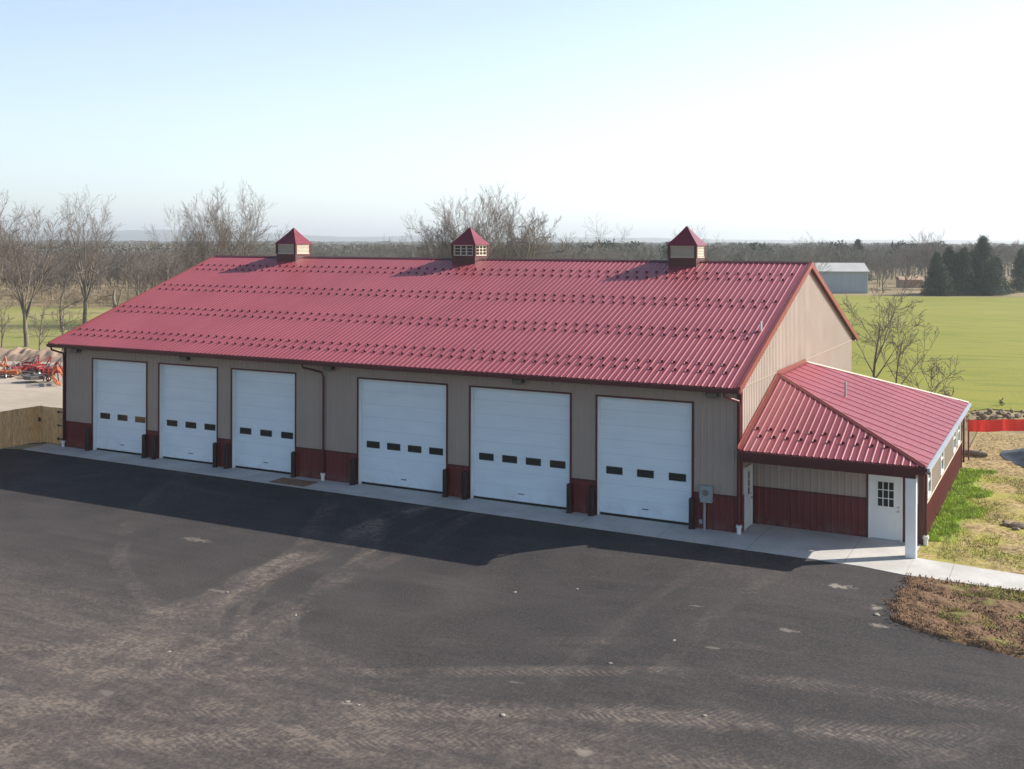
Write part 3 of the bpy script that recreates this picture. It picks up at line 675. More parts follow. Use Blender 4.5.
def pdoor(f, s0, s1, h, lites, parent, hs):
    """person door in the plane given by f(s, out, z)"""
    def bx(mb, a, b, o0, o1, z0_, z1_):
        q = [f(s, o, z) for z in (z0_, z1_) for s, o in ((a, o0), (b, o0), (b, o1), (a, o1))]; mb.add(q, [(0,3,2,1), (4,5,6,7), (0,1,5,4), (1,2,6,5), (2,3,7,6), (3,0,4,7)])
    leaf = MB(); bx(leaf, s0+.06, s1-.06, -.02, .02, .03, h-.06)
    d = leaf.build('entry_door', M['white'], parent)
    t = MB(); bx(t, s0, s0+.06, -.02, .045, .0, h); bx(t, s1-.06, s1, -.02, .045, 0, h); bx(t, s0+.06, s1-.06, -.02, .045, h-.06, h); t.build('door_frame', M['white'], d)
    wd = s1-s0; a, b, z0_, z1_ = lites
    g_ = MB(); bx(g_, a, b, .021, .026, z0_, z1_); g_.build('door_glass', M['glass'], d)
    m_ = MB()
    nx_ = 3 if b-a > .3 else 1
    for i in range(nx_+1): c = a+(b-a)*i/nx_; bx(m_, c-.014, c+.014, .0265, .034, z0_-.014, z1_+.014)
    for i in range(4): c = z0_+(z1_-z0_)*i/3; bx(m_, a-.014, b+.014, .0345, .038, c-.014, c+.014)
    m_.build('muntins', M['white'], d)
    p_ = MB()
    if b-a > .3:
        for q0, q1 in ((s0+.18, (s0+s1)/2-.05), ((s0+s1)/2+.05, s1-.18)):
            bx(p_, q0, q0+.03, .021, .03, .25, .9); bx(p_, q1-.03, q1, .021, .03, .25, .9); bx(p_, q0+.03, q1-.03, .021, .03, .25, .28); bx(p_, q0+.03, q1-.03, .021, .03, .87, .9)
        p_.build('raised_panel', M['white'], d)
    kx = hs; k_ = MB(); bx(k_, kx-.03, kx+.03, .021, .075, .95, 1.01); bx(k_, kx-.035, kx+.035, .021, .03, 1.08, 1.15); k_.build('door_knob', M['galv'], d)
    s_ = MB(); bx(s_, s0+.06, s1-.06, -.01, .03, .0, .029); s_.build('threshold', M['galv'], d)
pdoor(fb, DX0, DX1, DZ, (DX0+.29, DX1-.27, 1.10, 1.94), B, DX1-.14)
MB().box(DX0-.07, Y1-.04, 0, DX0, Y1-.002, DZ+.07).box(DX1, Y1-.04, 0, DX1+.07, Y1-.002, DZ+.07).build('door_trim', M['trim'], B)
fgd = lambda s, o, z: (.02+o, s, z)
pdoor(fgd, .42, 1.36, 2.15, (.78, 1.0, 1.15, 1.95), B, 1.22)
# porch part of gable wall wainscot
l = MB(); wallsheet(l, lambda s, o, z: (.022+o, s, z), .12, .41, 0, 1.25); l.build('wainscot', M['red'], B)
MB().box(5.36, -.36, 0, 5.68, -.06, 2.495).build('porch_column', M['white'], B, bevel=.01)
# downspouts
def spout(pts, m, r=.045):
    return MB().tube(pts, r, 8).build('downspout', m, B, smooth=False)
spout([(-32.96, -.82, 4.86), (-32.96, -.78, 4.72), (-32.96, -.12, 4.50), (-32.96, -.08, 4.3), (-32.96, -.08, .28)], M['trim'])
spout([(-18.05, -.82, 4.86), (-18.05, -.78, 4.72), (-17.6, -.14, 4.48), (-17.52, -.085, 4.3), (-17.52, -.085, .28)], M['trim'])
spout([(-.35, -.82, 4.86), (-.35, -.75, 4.72), (-.04, -.12, 4.50), (-.02, -.085, 4.3), (-.02, -.085, .28)], M['red'])
spout([(XE+.07, YE0+.2, 2.80), (XE+.06, YE0+.3, 2.68), (XW+.11, Y1-.1, 2.5), (XW+.09, Y1-.02, 2.3), (XW+.09, Y1-.02, .3)], M['trim'])
spout([(XE+.07, Y2-.2, 2.80), (XE+.06, Y2-.2, 2.68), (XW+.09, Y2+.1, 2.45), (XW+.09, Y2+.1, .2)], M['red'])
for x_, y_ in ((-32.96, -.10), (-17.52, -.10), (-.02, -.10), (XW+.09, Y1-.04)):
    MB().tube([(x_, y_, 0), (x_, y_, .2), (x_, y_, .202), (x_, y_, .30)], [.075, .075, .10, .10], 14).build('drain_adapter', M['pvc'], B)
# wall lights
for x_ in (-32.08, -25.14, -17.2, -8.43, -.95):
    hsg = MB().box(x_-.22, -.24, 4.62, x_+.22, -.022, 4.80).build('wall_light', M['fixture'], B, bevel=.02)
    MB().add([(x_-.18, -.245, 4.56), (x_+.18, -.245, 4.56), (x_+.18, -.245, 4.72), (x_-.18, -.245, 4.72), (x_-.18, -.24, 4.55), (x_+.18, -.24, 4.55), (x_+.18, -.06, 4.53), (x_-.18, -.06, 4.53)], [(0, 1, 2, 3), (4, 7, 6, 5), (0, 4, 5, 1)]).build('lamp_lens', M['lens'], hsg)
# meter
mt = MB().box(-1.36, -.22, .95, -.94, -.022, 1.52).build('electric_meter', M['grey'], B, bevel=.015)
MB().tube([(-1.15, -.22, 1.30), (-1.15, -.29, 1.30)], .10, 16).build('meter_dial', M['lens'], mt)
MB().tube([(-1.22, -.12, 0), (-1.22, -.12, .95)], .045, 10).build('conduit', M['grey'], mt)
MB().box(-1.42, -.12, 1.06, -1.361, -.03, 1.3).build('meter_hinge', M['grey'], mt)
MB().box(-1.62+.2, -.10, .18, -1.30, -.022, .32).build('wall_outlet', M['grey'], B)
# cupolas
for ci, cx in enumerate((-5.35, -16.54, -27.55)):
    yc = D/2; h = .62
    c = MB().box(cx-h-.02, yc-h-.02, RZ-.40, cx+h+.02, yc+h+.02, 9.22).build('cupola', M['trim'], B)
    for sx in (-1, 1):
        for sy in (-1, 1): MB().box(cx+sx*h-.06, yc+sy*h-.06, 9.22, cx+sx*h+.06, yc+sy*h+.06, 9.78).build('corner_post', M['trim'], c)
    MB().box(cx-h+.05, yc-h+.05, 9.20, cx+h-.05, yc+h-.05, 9.75).build('cupola_core', M['fixture'] if ci == 1 else M['vinyl'], c)
    for side in range(4):
        R_ = Matrix.Rotation(side*PI/2, 3, 'Z')
        def tf(mb, x0_, y0_, z0_, x1_, y1_, z1_):
            q = [R_ @ Vector((a, b, z)) + Vector((cx, yc, 0)) for z in (z0_, z1_) for a, b in ((x0_, y0_), (x1_, y0_), (x1_, y1_), (x0_, y1_))]
            mb.add(q, [(0,3,2,1), (4,5,6,7), (0,1,5,4), (1,2,6,5), (2,3,7,6), (3,0,4,7)])
        p = MB(); tf(p, -h+.062, -h-.035, 9.222, h-.062, -h+.045, 9.27); tf(p, -h+.062, -h-.035, 9.70, h-.062, -h+.045, 9.752)
        if ci == 1:
            for xx in (-.56, -.19, .13, .50): tf(p, xx, -h-.02, 9.271, xx+.06, -h+.045, 9.699)
            for zz in (9.40, 9.55): tf(p, -h+.07, -h-.025, zz, h-.07, -h-.021, zz+.03)
            p.build('cupola_window', M['vinyl'], c)
        else:
            for k in range(6):
                z = 9.29+k*.072; q = [R_ @ Vector((a, b, zz)) + Vector((cx, yc, 0)) for a in (-h+.065, h-.065) for b, zz in ((-h-.03, z), (-h+.03, z+.06), (-h+.03, z+.072), (-h-.03, z+.012))]
                p.add(q, [(0,1,2,3), (7,6,5,4), (0,4,5,1), (1,5,6,2), (2,6,7,3), (3,7,4,0)])
            p.build('louver', M['vinyl'], c)
    prof = [(.72, 9.755), (.72, 9.785), (.50, 10.03), (.30, 10.27), (.13, 10.49), (.05, 10.60), (.012, 10.64)]
    cr = MB(); vs = [(cx+a*sx, yc+a*sy, z) for a, z in prof for sx, sy in ((-1, -1), (1, -1), (1, 1), (-1, 1))]
    cr.add(vs, [(i*4+j, i*4+(j+1) % 4, (i+1)*4+(j+1) % 4, (i+1)*4+j) for i in range(len(prof)-1) for j in range(4)]+[(3, 2, 1, 0), (24, 25, 26, 27)])
    cr.build('cupola_roof', M['cuproof'], c)
# interior dark box so nothing shows through
# ---------------------------------------------------------------- bollards
def bollard(x, y, label):
    r = empty('bollard', (x, y, 0)); tag(r, label, 'bollard', 'bollards beside the garage doors')
    MB().tube([(0, 0, 0), (0, 0, 1.02), (0, 0, 1.06), (0, 0, 1.08)], [.10, .10, .075, .01], 16).build('post', M['bollard'], r, smooth=False)
    MB().tube([(0, 0, 0.001), (0, 0, .02)], .13, 16).build('base_flange', M['bollard'], r)
    return r
ordn = ['first', 'second', 'third', 'fourth', 'fifth', 'sixth']
for i, (a_, b_, _) in enumerate(DOORS):
    for sgn, x_ in (('left', a_-.16), ('right', b_+.06)):
        bollard(x_, -.19, f'dark steel bollard at the {sgn} jamb of the {ordn[i]} white door from left')
o = empty('doormat', (-18.3, -.95, 0)); tag(o, 'flat brown mat lying on the apron between third and fourth doors', 'doormat')
MB().box(-.95, -.5, .002, .85, .42, .028).build('mat', M['mat'], o, bevel=.008)
# ---------------------------------------------------------------- wooden fence + gate
fe = empty('wooden_fence', (-34.7, 0, 0)); tag(fe, 'tan wooden board fence running toward the camera at the left edge', 'fence')
def board_run(mb, a, b, h, w=.14, gap=.008, th=.022):
    a = Vector(a); b = Vector(b); L = (b-a).length; d = (b-a)/L; nrm = Vector((-d.y, d.x, 0)); k = int(L/(w+gap))
    for i in range(k):
        s = i*(w+gap); dz = random.uniform(-.012, .012); off = random.uniform(-.004, .004)
        p = [a+d*(s+u)+nrm*(v+off) for u, v in ((0, 0), (w, 0), (w, th), (0, th))]
        q = [(p_.x, p_.y, z) for z in (.04, h+dz) for p_ in p]; mb.add(q, [(0,3,2,1), (4,5,6,7), (0,1,5,4), (1,2,6,5), (2,3,7,6), (3,0,4,7)])
bd = MB(); board_run(bd, (-.25, .12, 0), (-.45, -12, 0), 1.80); bd.build('fence_boards', M['wood'], fe)
rl = MB()
for z in (.35, 1.0, 1.6): rl.bar((-.33, .1, z), (-.53, -12, z), .05, .09)
rl.build('rail', M['wood'], fe)
for i in range(6): MB().box(-.45-.035*i*.5, -2.4*i-.05+.1, 0, -.36-.035*i*.5, -2.4*i+.05+.1, 1.74).build('post', M['wood'], fe)
gt = empty('wooden_gate', (-34.9, .16, 0)); tag(gt, 'tan wooden gate with black hinges between the fence and the building', 'gate')
bd = MB(); board_run(bd, (.12, 0, 0), (1.86, 0.02, 0), 1.78); bd.build('gate_boards', M['wood'], gt)
MB().bar((.1, .05, .4), (1.86, .05, .4), .05, .1).bar((.1, .05, 1.5), (1.86, .05, 1.5), .05, .1).bar((.1, .05, .45), (1.86, .05, 1.45), .04, .08).build('gate_frame', M['wood'], gt)
MB().box(.0, -.06, 0, .1, .06, 1.80).build('gate_post', M['wood'], gt)
for z in (.3, .95, 1.6): MB().box(1.25, -.035, z-.02, 1.78, -.008, z+.02).box(1.28, -.045, z-.05, 1.36, -.008, z+.05).build('hinge', M['fixture'], gt)
MB().box(.02, -.11, 1.05, .14, -.062, 1.25).build('latch', M['fixture'], gt)
# ---------------------------------------------------------------- retaining wall and farm machines in the gravel yard
pts = [(-104, 11.5), (-80, 20.5), (-69, 24.9), (-66, 25.9), (-62, 27.3), (-50, 34.5)]; V = []; nb = 260; npf = 16
for i in range(nb):
    t = i/(nb-1)*(len(pts)-1); k = min(int(t), len(pts)-2); f = t-k; a = Vector(pts[k]).lerp(Vector(pts[k+1]), f); d = (Vector(pts[k+1])-Vector(pts[k])).normalized(); nn_ = Vector((-d.y, d.x))
    for j in range(npf):
        u = j/(npf-1)*2-1; w_ = 1.9; h_ = .85*(1-abs(u)**1.6)*(1+.35*noise.noise(Vector((i*.12, j*.3, 3))))-.02
        V.append((a.x+nn_.x*u*w_, a.y+nn_.y*u*w_, h_+.07*noise.noise(Vector((i*.22, j*.6, 8)))))
a_ = (np.arange(nb-1)[:, None]*npf+np.arange(npf-1)[None]).ravel()
o = npmesh('earth_berm', np.array(V), np.stack([a_, a_+npf, a_+npf+1, a_+1], -1), M['berm'], smooth=True); tag(o, 'low tan earth bank along the back edge of the gravel yard', kind='structure')
def wheel(parent, x, y, r, w_):
    t = MB().tube([(x, y-w_/2, r), (x, y-w_/2+.03, r), (x, y+w_/2-.03, r), (x, y+w_/2, r)], [r*.88, r, r, r*.88], 16).build('wheel', M['rubber'], parent)
    MB().tube([(x, y-w_/2-.01, r), (x, y+w_/2+.01, r)], r*.5, 12).build('rim', M['pvc'], t)
def mower(x, y, rz, body, label, s=1.):
    r = empty('rotary_mower', (x, y, 0), rz); r.scale = (s, s, s); tag(r, label, 'farm machine', 'farm machines parked on the gravel')
    MB().poly([(-.9, -1), (.5, -1), (.95, -.5), (.95, .5), (.5, 1), (-.9, 1)], .35, .72).build('mower_deck', body, r, bevel=.04)
    MB().tube([(0, 0, .72), (0, 0, .80), (0, 0, .82), (0, 0, 1.02)], [.28, .28, .16, .14], 12).build('gearbox', M['steel'], r)
    MB().bar((.9, -.45, .6), (1.45, 0, 1.35), .08).bar((.9, .45, .6), (1.45, 0, 1.35), .08).bar((1.45, 0, 1.35), (-.8, 0, .75), .06).bar((.9, -.5, .45), (1.6, -.45, .5), .07).bar((.9, .5, .45), (1.6, .45, .5), .07).build('hitch_frame', M['steel'], r)
    MB().bar((-.85, 0, .7), (-1.35, 0, .75), .1).bar((-1.35, 0, .75), (-1.35, 0, .25), .08).build('tail_arm', body, r)
    wheel(r, -1.4, 0, .28, .16)
def harrow(x, y, rz, body, label, s=1.):
    r = empty('disc_harrow', (x, y, 0), rz); r.scale = (s, s, s); tag(r, label, 'farm machine', 'farm machines parked on the gravel')
    MB().bar((-.8, -1.2, .75), (-.8, 1.2, .75), .1).bar((.7, -1.2, .75), (.7, 1.2, .75), .1).bar((-.8, -1.15, .75), (.7, -1.15, .75), .1).bar((-.8, 1.15, .75), (.7, 1.15, .75), .1).bar((-.8, 0, .78), (.7, 0, .78), .1).build('frame', body, r)
    MB().bar((.7, -.4, .8), (.9, 0, 1.5), .07).bar((.7, .4, .8), (.9, 0, 1.5), .07).bar((.9, 0, 1.5), (-.8, 0, .82), .05).bar((.7, -.4, .7), (1.4, 0, .55), .08).bar((.7, .4, .7), (1.4, 0, .55), .08).build('hitch_frame', body, r)
    for xx, a in ((-.75, .2), (.5, -.2)):
        d = MB()
        for k in range(6):
            yy = -1.0+k*.4; c = Vector((xx+a*yy, yy, .3)); n_ = Vector((.25, .08, 0))*.12
            d.tube([c-n_, c-n_*.2, c+n_], [.27, .24, .05], 14)
        d.tube([(xx-a*1.1, -1.1, .3), (xx+a*1.1, 1.1, .3)], .035, 6)
        d.build('disc_gang', M['steel'], r)
        MB().bar((xx, -.7, .35), (xx, -.7, .74), .06).bar((xx, .7, .35), (xx, .7, .74), .06).build('gang_hanger', body, r)
def plow(x, y, rz, body, label, s=1.):
    r = empty('chisel_plow', (x, y, 0), rz); r.scale = (s, s, s); tag(r, label, 'farm machine', 'farm machines parked on the gravel')
    MB().bar((0, -1.1, .85), (0, 1.1, .85), .13).bar((.5, -.9, .85), (.5, .9, .85), .13).bar((0, -.6, .87), (.5, -.6, .87), .1).bar((0, .6, .87), (.5, .6, .87), .1).build('tool_bar', body, r)
    MB().bar((.5, -.4, .9), (.45, 0, 1.75), .09).bar((.5, .4, .9), (.45, 0, 1.75), .09).bar((.45, 0, 1.7), (0, 0, .92), .08).build('mast', body, r)
    for yy in (-1, -.6, -.2, .2, .6, 1):
        MB().tube([(0, yy, .9), (-.30, yy, 1.3), (-.62, yy, 1.05), (-.62, yy, .6), (-.35, yy, .22), (-.05, yy, .06)], [.05, .05, .05, .05, .06, .02], 8).build('tine', body, r)
    MB().bar((.5, -.7, .8), (.5, -.7, 0), .07).bar((.5, .7, .8), (.5, .7, 0), .07).build('parking_stand', M['steel'], r)
F_ = []
mach = [('p', 80.0, 1, 1.2, 'orange', 'orange tined plow at the far left edge of the machine row', .75), ('m', 78.5, 10, 2.2, 'orange', 'small orange mower deck beside the leftmost orange plow', .7),
        ('m', 80.5, 20, 1.2, 'farmred', 'red rotary mower deck left of the row centre', .8), ('h', 81.5, 29, .6, 'farmred', 'red disc harrow behind the small mower with white rims', .85),
        ('m', 75.5, 34, 4.2, 'steel', 'small grey mower with white rimmed wheel, parked in front', .7), ('h', 80, 41, 1.3, 'farmred', 'red disc harrow right of the row centre', .85), ('m', 79.5, 50, 1.8, 'farmred', 'red rotary mower deck right of the row centre', .85),
        ('p', 75.8, 57, 2.3, 'farmred', 'red tined plow left of the bright orange plow', .8), ('p', 74.2, 62.0, .9, 'orange', 'bright orange chisel plow nearest the garage corner', .95)]
for kd, d_, px, rz, mt_, lb, s_ in mach:
    x_, y_ = polar(d_, px); {'p': plow, 'm': mower, 'h': harrow}[kd](x_, y_, rz, M[mt_], lb, s_)
# ---------------------------------------------------------------- safety banner, rocks, log, tarp pile
sb = empty('safety_banner_fence', (5.6, 16.6, 0)); tag(sb, 'bright red banner strip fence stretched right from the lean-to corner', 'fence')
a = Vector((0.22, .6, 0)); b = Vector((6.2, 4.8, 0)); nseg = 40; bn = MB(); vs = []
for i in range(nseg+1):
    t = i/nseg; p = a.lerp(b, t); sag = .05*math.sin(t*PI*4); wv = .04*math.sin(t*37)+.02*math.sin(t*91)
    for z in (1.30, 1.55, 1.84): vs.append((p.x+wv*.5, p.y+wv, z-abs(sag)*.5))
for i in range(nseg+1):
    t = i/nseg; p = a.lerp(b, t); sag = .05*math.sin(t*PI*4); wv = .04*math.sin(t*37)+.02*math.sin(t*91)
    for z in (1.84, 1.55, 1.30): vs.append((p.x+wv*.5-.008, p.y+wv+.012, z-abs(sag)*.5))
bn.add(vs[:3*(nseg+1)], [(i*3+j, (i+1)*3+j, (i+1)*3+j+1, i*3+j+1) for i in range(nseg) for j in range(2)])
bn.build('banner', M['safety'], sb)
for t in (0.0, .40, .98): p = a.lerp(b, t); MB().tube([(p.x, p.y+.07, 0), (p.x, p.y+.07, 1.88)], .035, 8).build('post', M['red'] if t == 0 else M['steel'], sb)
def rock(x, y, z, s, mat, name, label, cat, group=None, flat=.6, seed=0):
    import bmesh
    bm = bmesh.new(); bmesh.ops.create_icosphere(bm, subdivisions=2, radius=1)
    for v in bm.verts:
        q = noise.noise(v.co*1.3+Vector((seed*3.1, seed, 0)))*.45+noise.noise(v.co*3+Vector((seed, 0, 9)))*.15; v.co *= 1+q; v.co.z *= flat
    me = bpy.data.meshes.new(name); bm.to_mesh(me); bm.free(); me.materials.append(mat); o = bpy.data.objects.new(name, me); col.objects.link(o)
    o.location = (x, y, z+s[2]*flat*.55); o.scale = s; o.rotation_euler = (0, 0, seed*1.7); return tag(o, label, cat, group)
# rubble bank behind the banner fence
for i in range(80):
    t = random.random(); x_ = 4.9+t*7.5; y_ = 30.7+t*1.5+random.uniform(-1.0, 1.3); s_ = random.uniform(.07, .22)
    rock(x_, y_, random.uniform(0, .25), (s_, s_*random.uniform(.6, 1), s_*.9), M['stone'], 'rubble_stone', 'tan rubble stone on the bank behind the red banner fence', 'rock', 'rubble stones on the bank behind the banner', .7, i)
for i, (px_, py_, s_) in enumerate([(8.0, 5.5, .24), (8.4, 5.35, .30), (8.65, 5.75, .22), (8.3, 4.95, .15)]):
    rock(px_, py_, 0, (s_, s_*.7, s_*.6), M['stone'], 'broken_stone', ['flat grey stone at the left end of the small heap on the lawn', 'largest grey stone of the small heap on the lawn', 'grey stone at the back of the small heap on the lawn', 'smallest front stone of the small heap on the lawn'][i], 'rock', 'broken stones on the lawn', .6, 60+i)
lg = empty('cut_log', (5.95, 18.2, .0), .1); tag(lg, 'grey weathered log lying near the lean-to rear corner', 'log')
MB().tube([(-.55, 0, .14), (-.2, .02, .16), (.25, -.01, .15), (.6, .03, .12)], [.12, .15, .14, .10], 10).build('log_trunk', M['bark'], lg)
MB().tube([(.2, 0, .2), (.35, .1, .36)], [.05, .02], 6).build('branch_stub', M['bark'], lg)
# dark heap
X, Y = np.meshgrid(np.linspace(-1, 1, 40), np.linspace(-1, 1, 40)); rr = np.hypot(X, Y)
Z = .55*ss(1.15-rr)+bz(X*3, Y*3, 1, .16)*ss(1.3-rr); Z = np.where(rr > 1.05, -.1, Z)
a_ = (np.arange(39)[:, None]*40+np.arange(39)[None]).ravel()
o = npmesh('sheeting_heap', np.stack([X*1.3, Y*2.9, Z], -1).reshape(-1, 3), np.stack([a_, a_+1, a_+41, a_+40], -1), M['tarp']); o.location = (8.75, 18.1, 0); o.rotation_euler = (0, 0, .42)
tag(o, 'long heap covered in black sheeting at the right edge', 'heap')
for i, (px_, py_, s_) in enumerate([(-.71, -15.94, .07), (-4.33, -16.5, .06), (-4.0, -16.55, .05), (-10.1, -16.1, .05), (-12.0, -11.9, .06), (-4.5, -8.0, .06), (-2.9, -7.1, .05), (1.2, -10.4, .05), (.3, -12.4, .05), (-9.0, -12.5, .05), (3.2, -14.3, .05), (5.4, -6.2, .1)]):
    zz = float(drop(px_, py_))-.02
    rock(px_, py_, zz, (s_, s_*.8, s_*.5), M['pebble'], 'pebble', 'small pale stone chip lying on the open asphalt', 'stone', 'stone chips on the asphalt', .6, 90+i)
# ---------------------------------------------------------------- shed
x_, y_ = -31.0, 187.5
sh = empty('pale_shed', (x_, y_, 0), .40); tag(sh, 'long blue grey metal shed with a pale roof across the field', 'shed')
MB().box(-12, 0, 0, 5.0, 8, 4.3).build('wall', M['shed'], sh)
MB().add([(-12.3, -.4, 4.25), (5.3, -.4, 4.25), (5.3, 4, 5.9), (-12.3, 4, 5.9), (5.3, 8.4, 4.25), (-12.3, 8.4, 4.25), (-12.3, -.4, 4.38), (5.3, -.4, 4.38), (5.3, 4, 6.03), (-12.3, 4, 6.03), (5.3, 8.4, 4.38), (-12.3, 8.4, 4.38)],
         [(6, 7, 8, 9), (9, 8, 10, 11), (0, 3, 2, 1), (3, 5, 4, 2), (0, 1, 7, 6), (4, 5, 11, 10), (1, 2, 8, 7), (2, 4, 10, 8), (0, 6, 9, 3), (3, 9, 11, 5)]).build('roof', M['shedroof'], sh)
MB().box(-8, -.05, .05, -4.5, -.01, 3.5).build('shed_door', M['shed'], sh)
MB().add([(5.0, 0, 4.3), (5.0, 8, 4.3), (5.0, 4, 5.85)], [(0, 1, 2)]).build('gable', M['shed'], sh)
MB().box(4.95, -.06, 0, 5.06, .05, 4.25).box(-12.05, -.06, 0, -11.9, .05, 4.25).build('corner_trim', M['white'], sh)
# low distant outbuilding right of shed
x_, y_ = polar(246, 912); fb_ = empty('low_outbuilding', (x_, y_, 0), .45); tag(fb_, 'tiny low tan outbuilding between the shed and the pines', 'outbuilding')
MB().box(-2.6, 0, 0, 2.6, 3, 1.8).build('wall', M['blockwall'], fb_)
MB().add([(-2.8, -.3, 1.8), (2.8, -.3, 1.8), (2.8, 1.5, 2.5), (-2.8, 1.5, 2.5), (2.8, 3.3, 1.8), (-2.8, 3.3, 1.8)], [(0, 1, 2, 3), (3, 2, 4, 5)]).build('roof', M['blockwall'], fb_)
# ---------------------------------------------------------------- trees
class TB:
    """tapered tubes gathered as arrays"""
    def __init__(s): s.V = []; s.F = []; s.n = 0
    def tube(s, pts, rad, k):
        P = np.array(pts); n = len(P); T = np.gradient(P, axis=0); T /= np.linalg.norm(T, axis=1)[:, None]+1e-9
        ref = np.array([.3, .9, .2]) if abs(T[0][2]) > .7 else np.array([0, 0, 1.])
        U_ = np.cross(T, ref); U_ /= np.linalg.norm(U_, axis=1)[:, None]+1e-9; W2 = np.cross(T, U_)
        a = np.arange(k)*2*PI/k
        R_ = P[:, None]+(U_[:, None]*np.cos(a)[None, :, None]+W2[:, None]*np.sin(a)[None, :, None])*np.array(rad)[:, None, None]
        s.V.append(R_.reshape(-1, 3)); i, j = np.meshgrid(np.arange(n-1), np.arange(k), indexing='ij'); i = i.ravel(); j = j.ravel(); j2 = (j+1) % k
        s.F.append(np.stack([i*k+j, i*k+j2, (i+1)*k+j2, (i+1)*k+j], -1)+s.n); s.n += n*k
    def mesh(s): return np.concatenate(s.V), np.concatenate(s.F)
def grow(tr, crown, rnd, p, d, L, r, lvl, maxl, cfg):
    nseg = (7, 6, 5, 3, 2)[min(lvl, 4)]; pts = [p.copy()]; q = p.copy(); dd = d.copy(); wob = cfg['wob'][min(lvl, len(cfg['wob'])-1)]
    dirs = [dd.copy()]
    for i in range(nseg):
        dd = dd+rnd.normal(0, wob, 3); dd[2] += cfg['up']*(.6 if lvl else .3)*(.5+i/nseg); dd /= np.linalg.norm(dd)
        q = q+dd*L/nseg; pts.append(q.copy()); dirs.append(dd.copy())
    t = np.linspace(0, 1, nseg+1); end = .12 if lvl else cfg.get('tend', .35)
    rad = r*(1-t*(1-end)); rad = np.maximum(rad, cfg['rmin'])
    (tr if lvl <= cfg['trunk_lvl'] else crown).tube(pts, rad, (8, 6, 4, 3, 3)[min(lvl, 4)])
    if lvl >= maxl: return
    nch = cfg['n'][lvl]; s0 = cfg['start'][lvl]
    for c in range(nch):
        u = s0+(1-s0)*((c+rnd.uniform(.1, .9))/nch); x = u*nseg; i = min(int(x), nseg-1); f = x-i
        pp = pts[i]*(1-f)+pts[i+1]*f; bd_ = dirs[i+1]
        ax = np.cross(bd_, rnd.normal(0, 1, 3)); ax /= np.linalg.norm(ax); ang = math.radians(cfg['ang'][lvl]*rnd.uniform(.65, 1.3))
        nd = bd_*math.cos(ang)+ax*math.sin(ang)
        if lvl == 0:  # spread around evenly
            az = c*2.4+rnd.uniform(-.5, .5); nd = np.array([math.cos(az)*math.sin(ang), math.sin(az)*math.sin(ang), math.cos(ang)])
        rr = rad[i]*(1-f)+rad[i+1]*f
        grow(tr, crown, rnd, pp, nd, L*cfg['len'][lvl]*rnd.uniform(.7, 1.15)*(1-.35*(u-s0)), rr*cfg.get('rr', .6), lvl+1, maxl, cfg)
CF = dict(fork=dict(wob=[.04, .045, .06, .08, .1], up=.055, rmin=.011, n=[8, 8, 7, 4], start=[.5, .22, .2, .15], ang=[19, 25, 30, 34], len=[2.1, .5, .5, .5], trunk_lvl=1, tend=.55),
          thin=dict(wob=[.05, .07, .09, .1], up=.05, rmin=.009, n=[7, 5, 5, 3], start=[.3, .25, .2, .15], ang=[38, 40, 42, 42], len=[.75, .6, .5, .5], trunk_lvl=1, tend=.25),
          elm=dict(wob=[.04, .05, .07, .09, .1], up=.07, rmin=.011, n=[8, 9, 8, 6], start=[.28, .25, .2, .15], ang=[34, 32, 38, 42], len=[.95, .55, .5, .5], trunk_lvl=1, tend=.3),
          open=dict(wob=[.06, .09, .11, .12, .12], up=.04, rmin=.011, n=[7, 8, 7, 6], start=[.35, .25, .2, .15], ang=[52, 44, 44, 48], len=[.75, .55, .5, .5], trunk_lvl=1, tend=.3),
          vase=dict(wob=[.03, .04, .06, .08, .1], up=.06, rmin=.011, n=[13, 9, 7, 5], start=[.08, .25, .2, .15], ang=[26, 26, 30, 36], len=[.95, .5, .5, .5], trunk_lvl=1, tend=.3),
          snag=dict(wob=[.12, .24, .24, .2], up=.04, rmin=.03, n=[4, 3, 2], start=[.4, .4, .3], ang=[50, 50, 50], len=[.6, .5, .45], trunk_lvl=1, tend=.25),
          sap=dict(wob=[.05, .07, .1, .1], up=.05, rmin=.009, n=[9, 6, 5], start=[.25, .2, .2], ang=[45, 42, 45], len=[.5, .5, .5], trunk_lvl=0, tend=.2))
def make_tree(kind, seed, H, r, x, y, label, maxl=4, rz=0, lean=(0, 0), group='bare trees around the garage', mats=('bark', 'twig'), trunkL=.62):
    if kind == 'fork': trunkL = .30
    rnd = np.random.default_rng(seed); tr, cr = TB(), TB(); cfg = CF[kind]
    d = np.array([lean[0], lean[1], 1.]); d /= np.linalg.norm(d)
    grow(tr, cr, rnd, np.array([0., 0, -.1]), d, H*trunkL, r, 0, maxl, cfg)
    V, F = tr.mesh(); V2, F2 = cr.mesh(); top = max(V2[:, 2].max(), V[:, 2].max()); k = H/top
    r_ = empty('bare_tree', (x, y, 0), rz); tag(r_, label, 'tree', group)
    npmesh('trunk', V*k, F, M[mats[0]], r_, smooth=True); npmesh('crown', V2*k, F2, M[mats[1]], r_)
    return r_
def zH(py, d): return 9.85+(243-py)*d/1080
T = lambda d, px: polar(d, px)
g_l = 'bare trees left of the garage'; g_b = 'bare trees behind the red roof'; g_r = 'bare trees on the right'
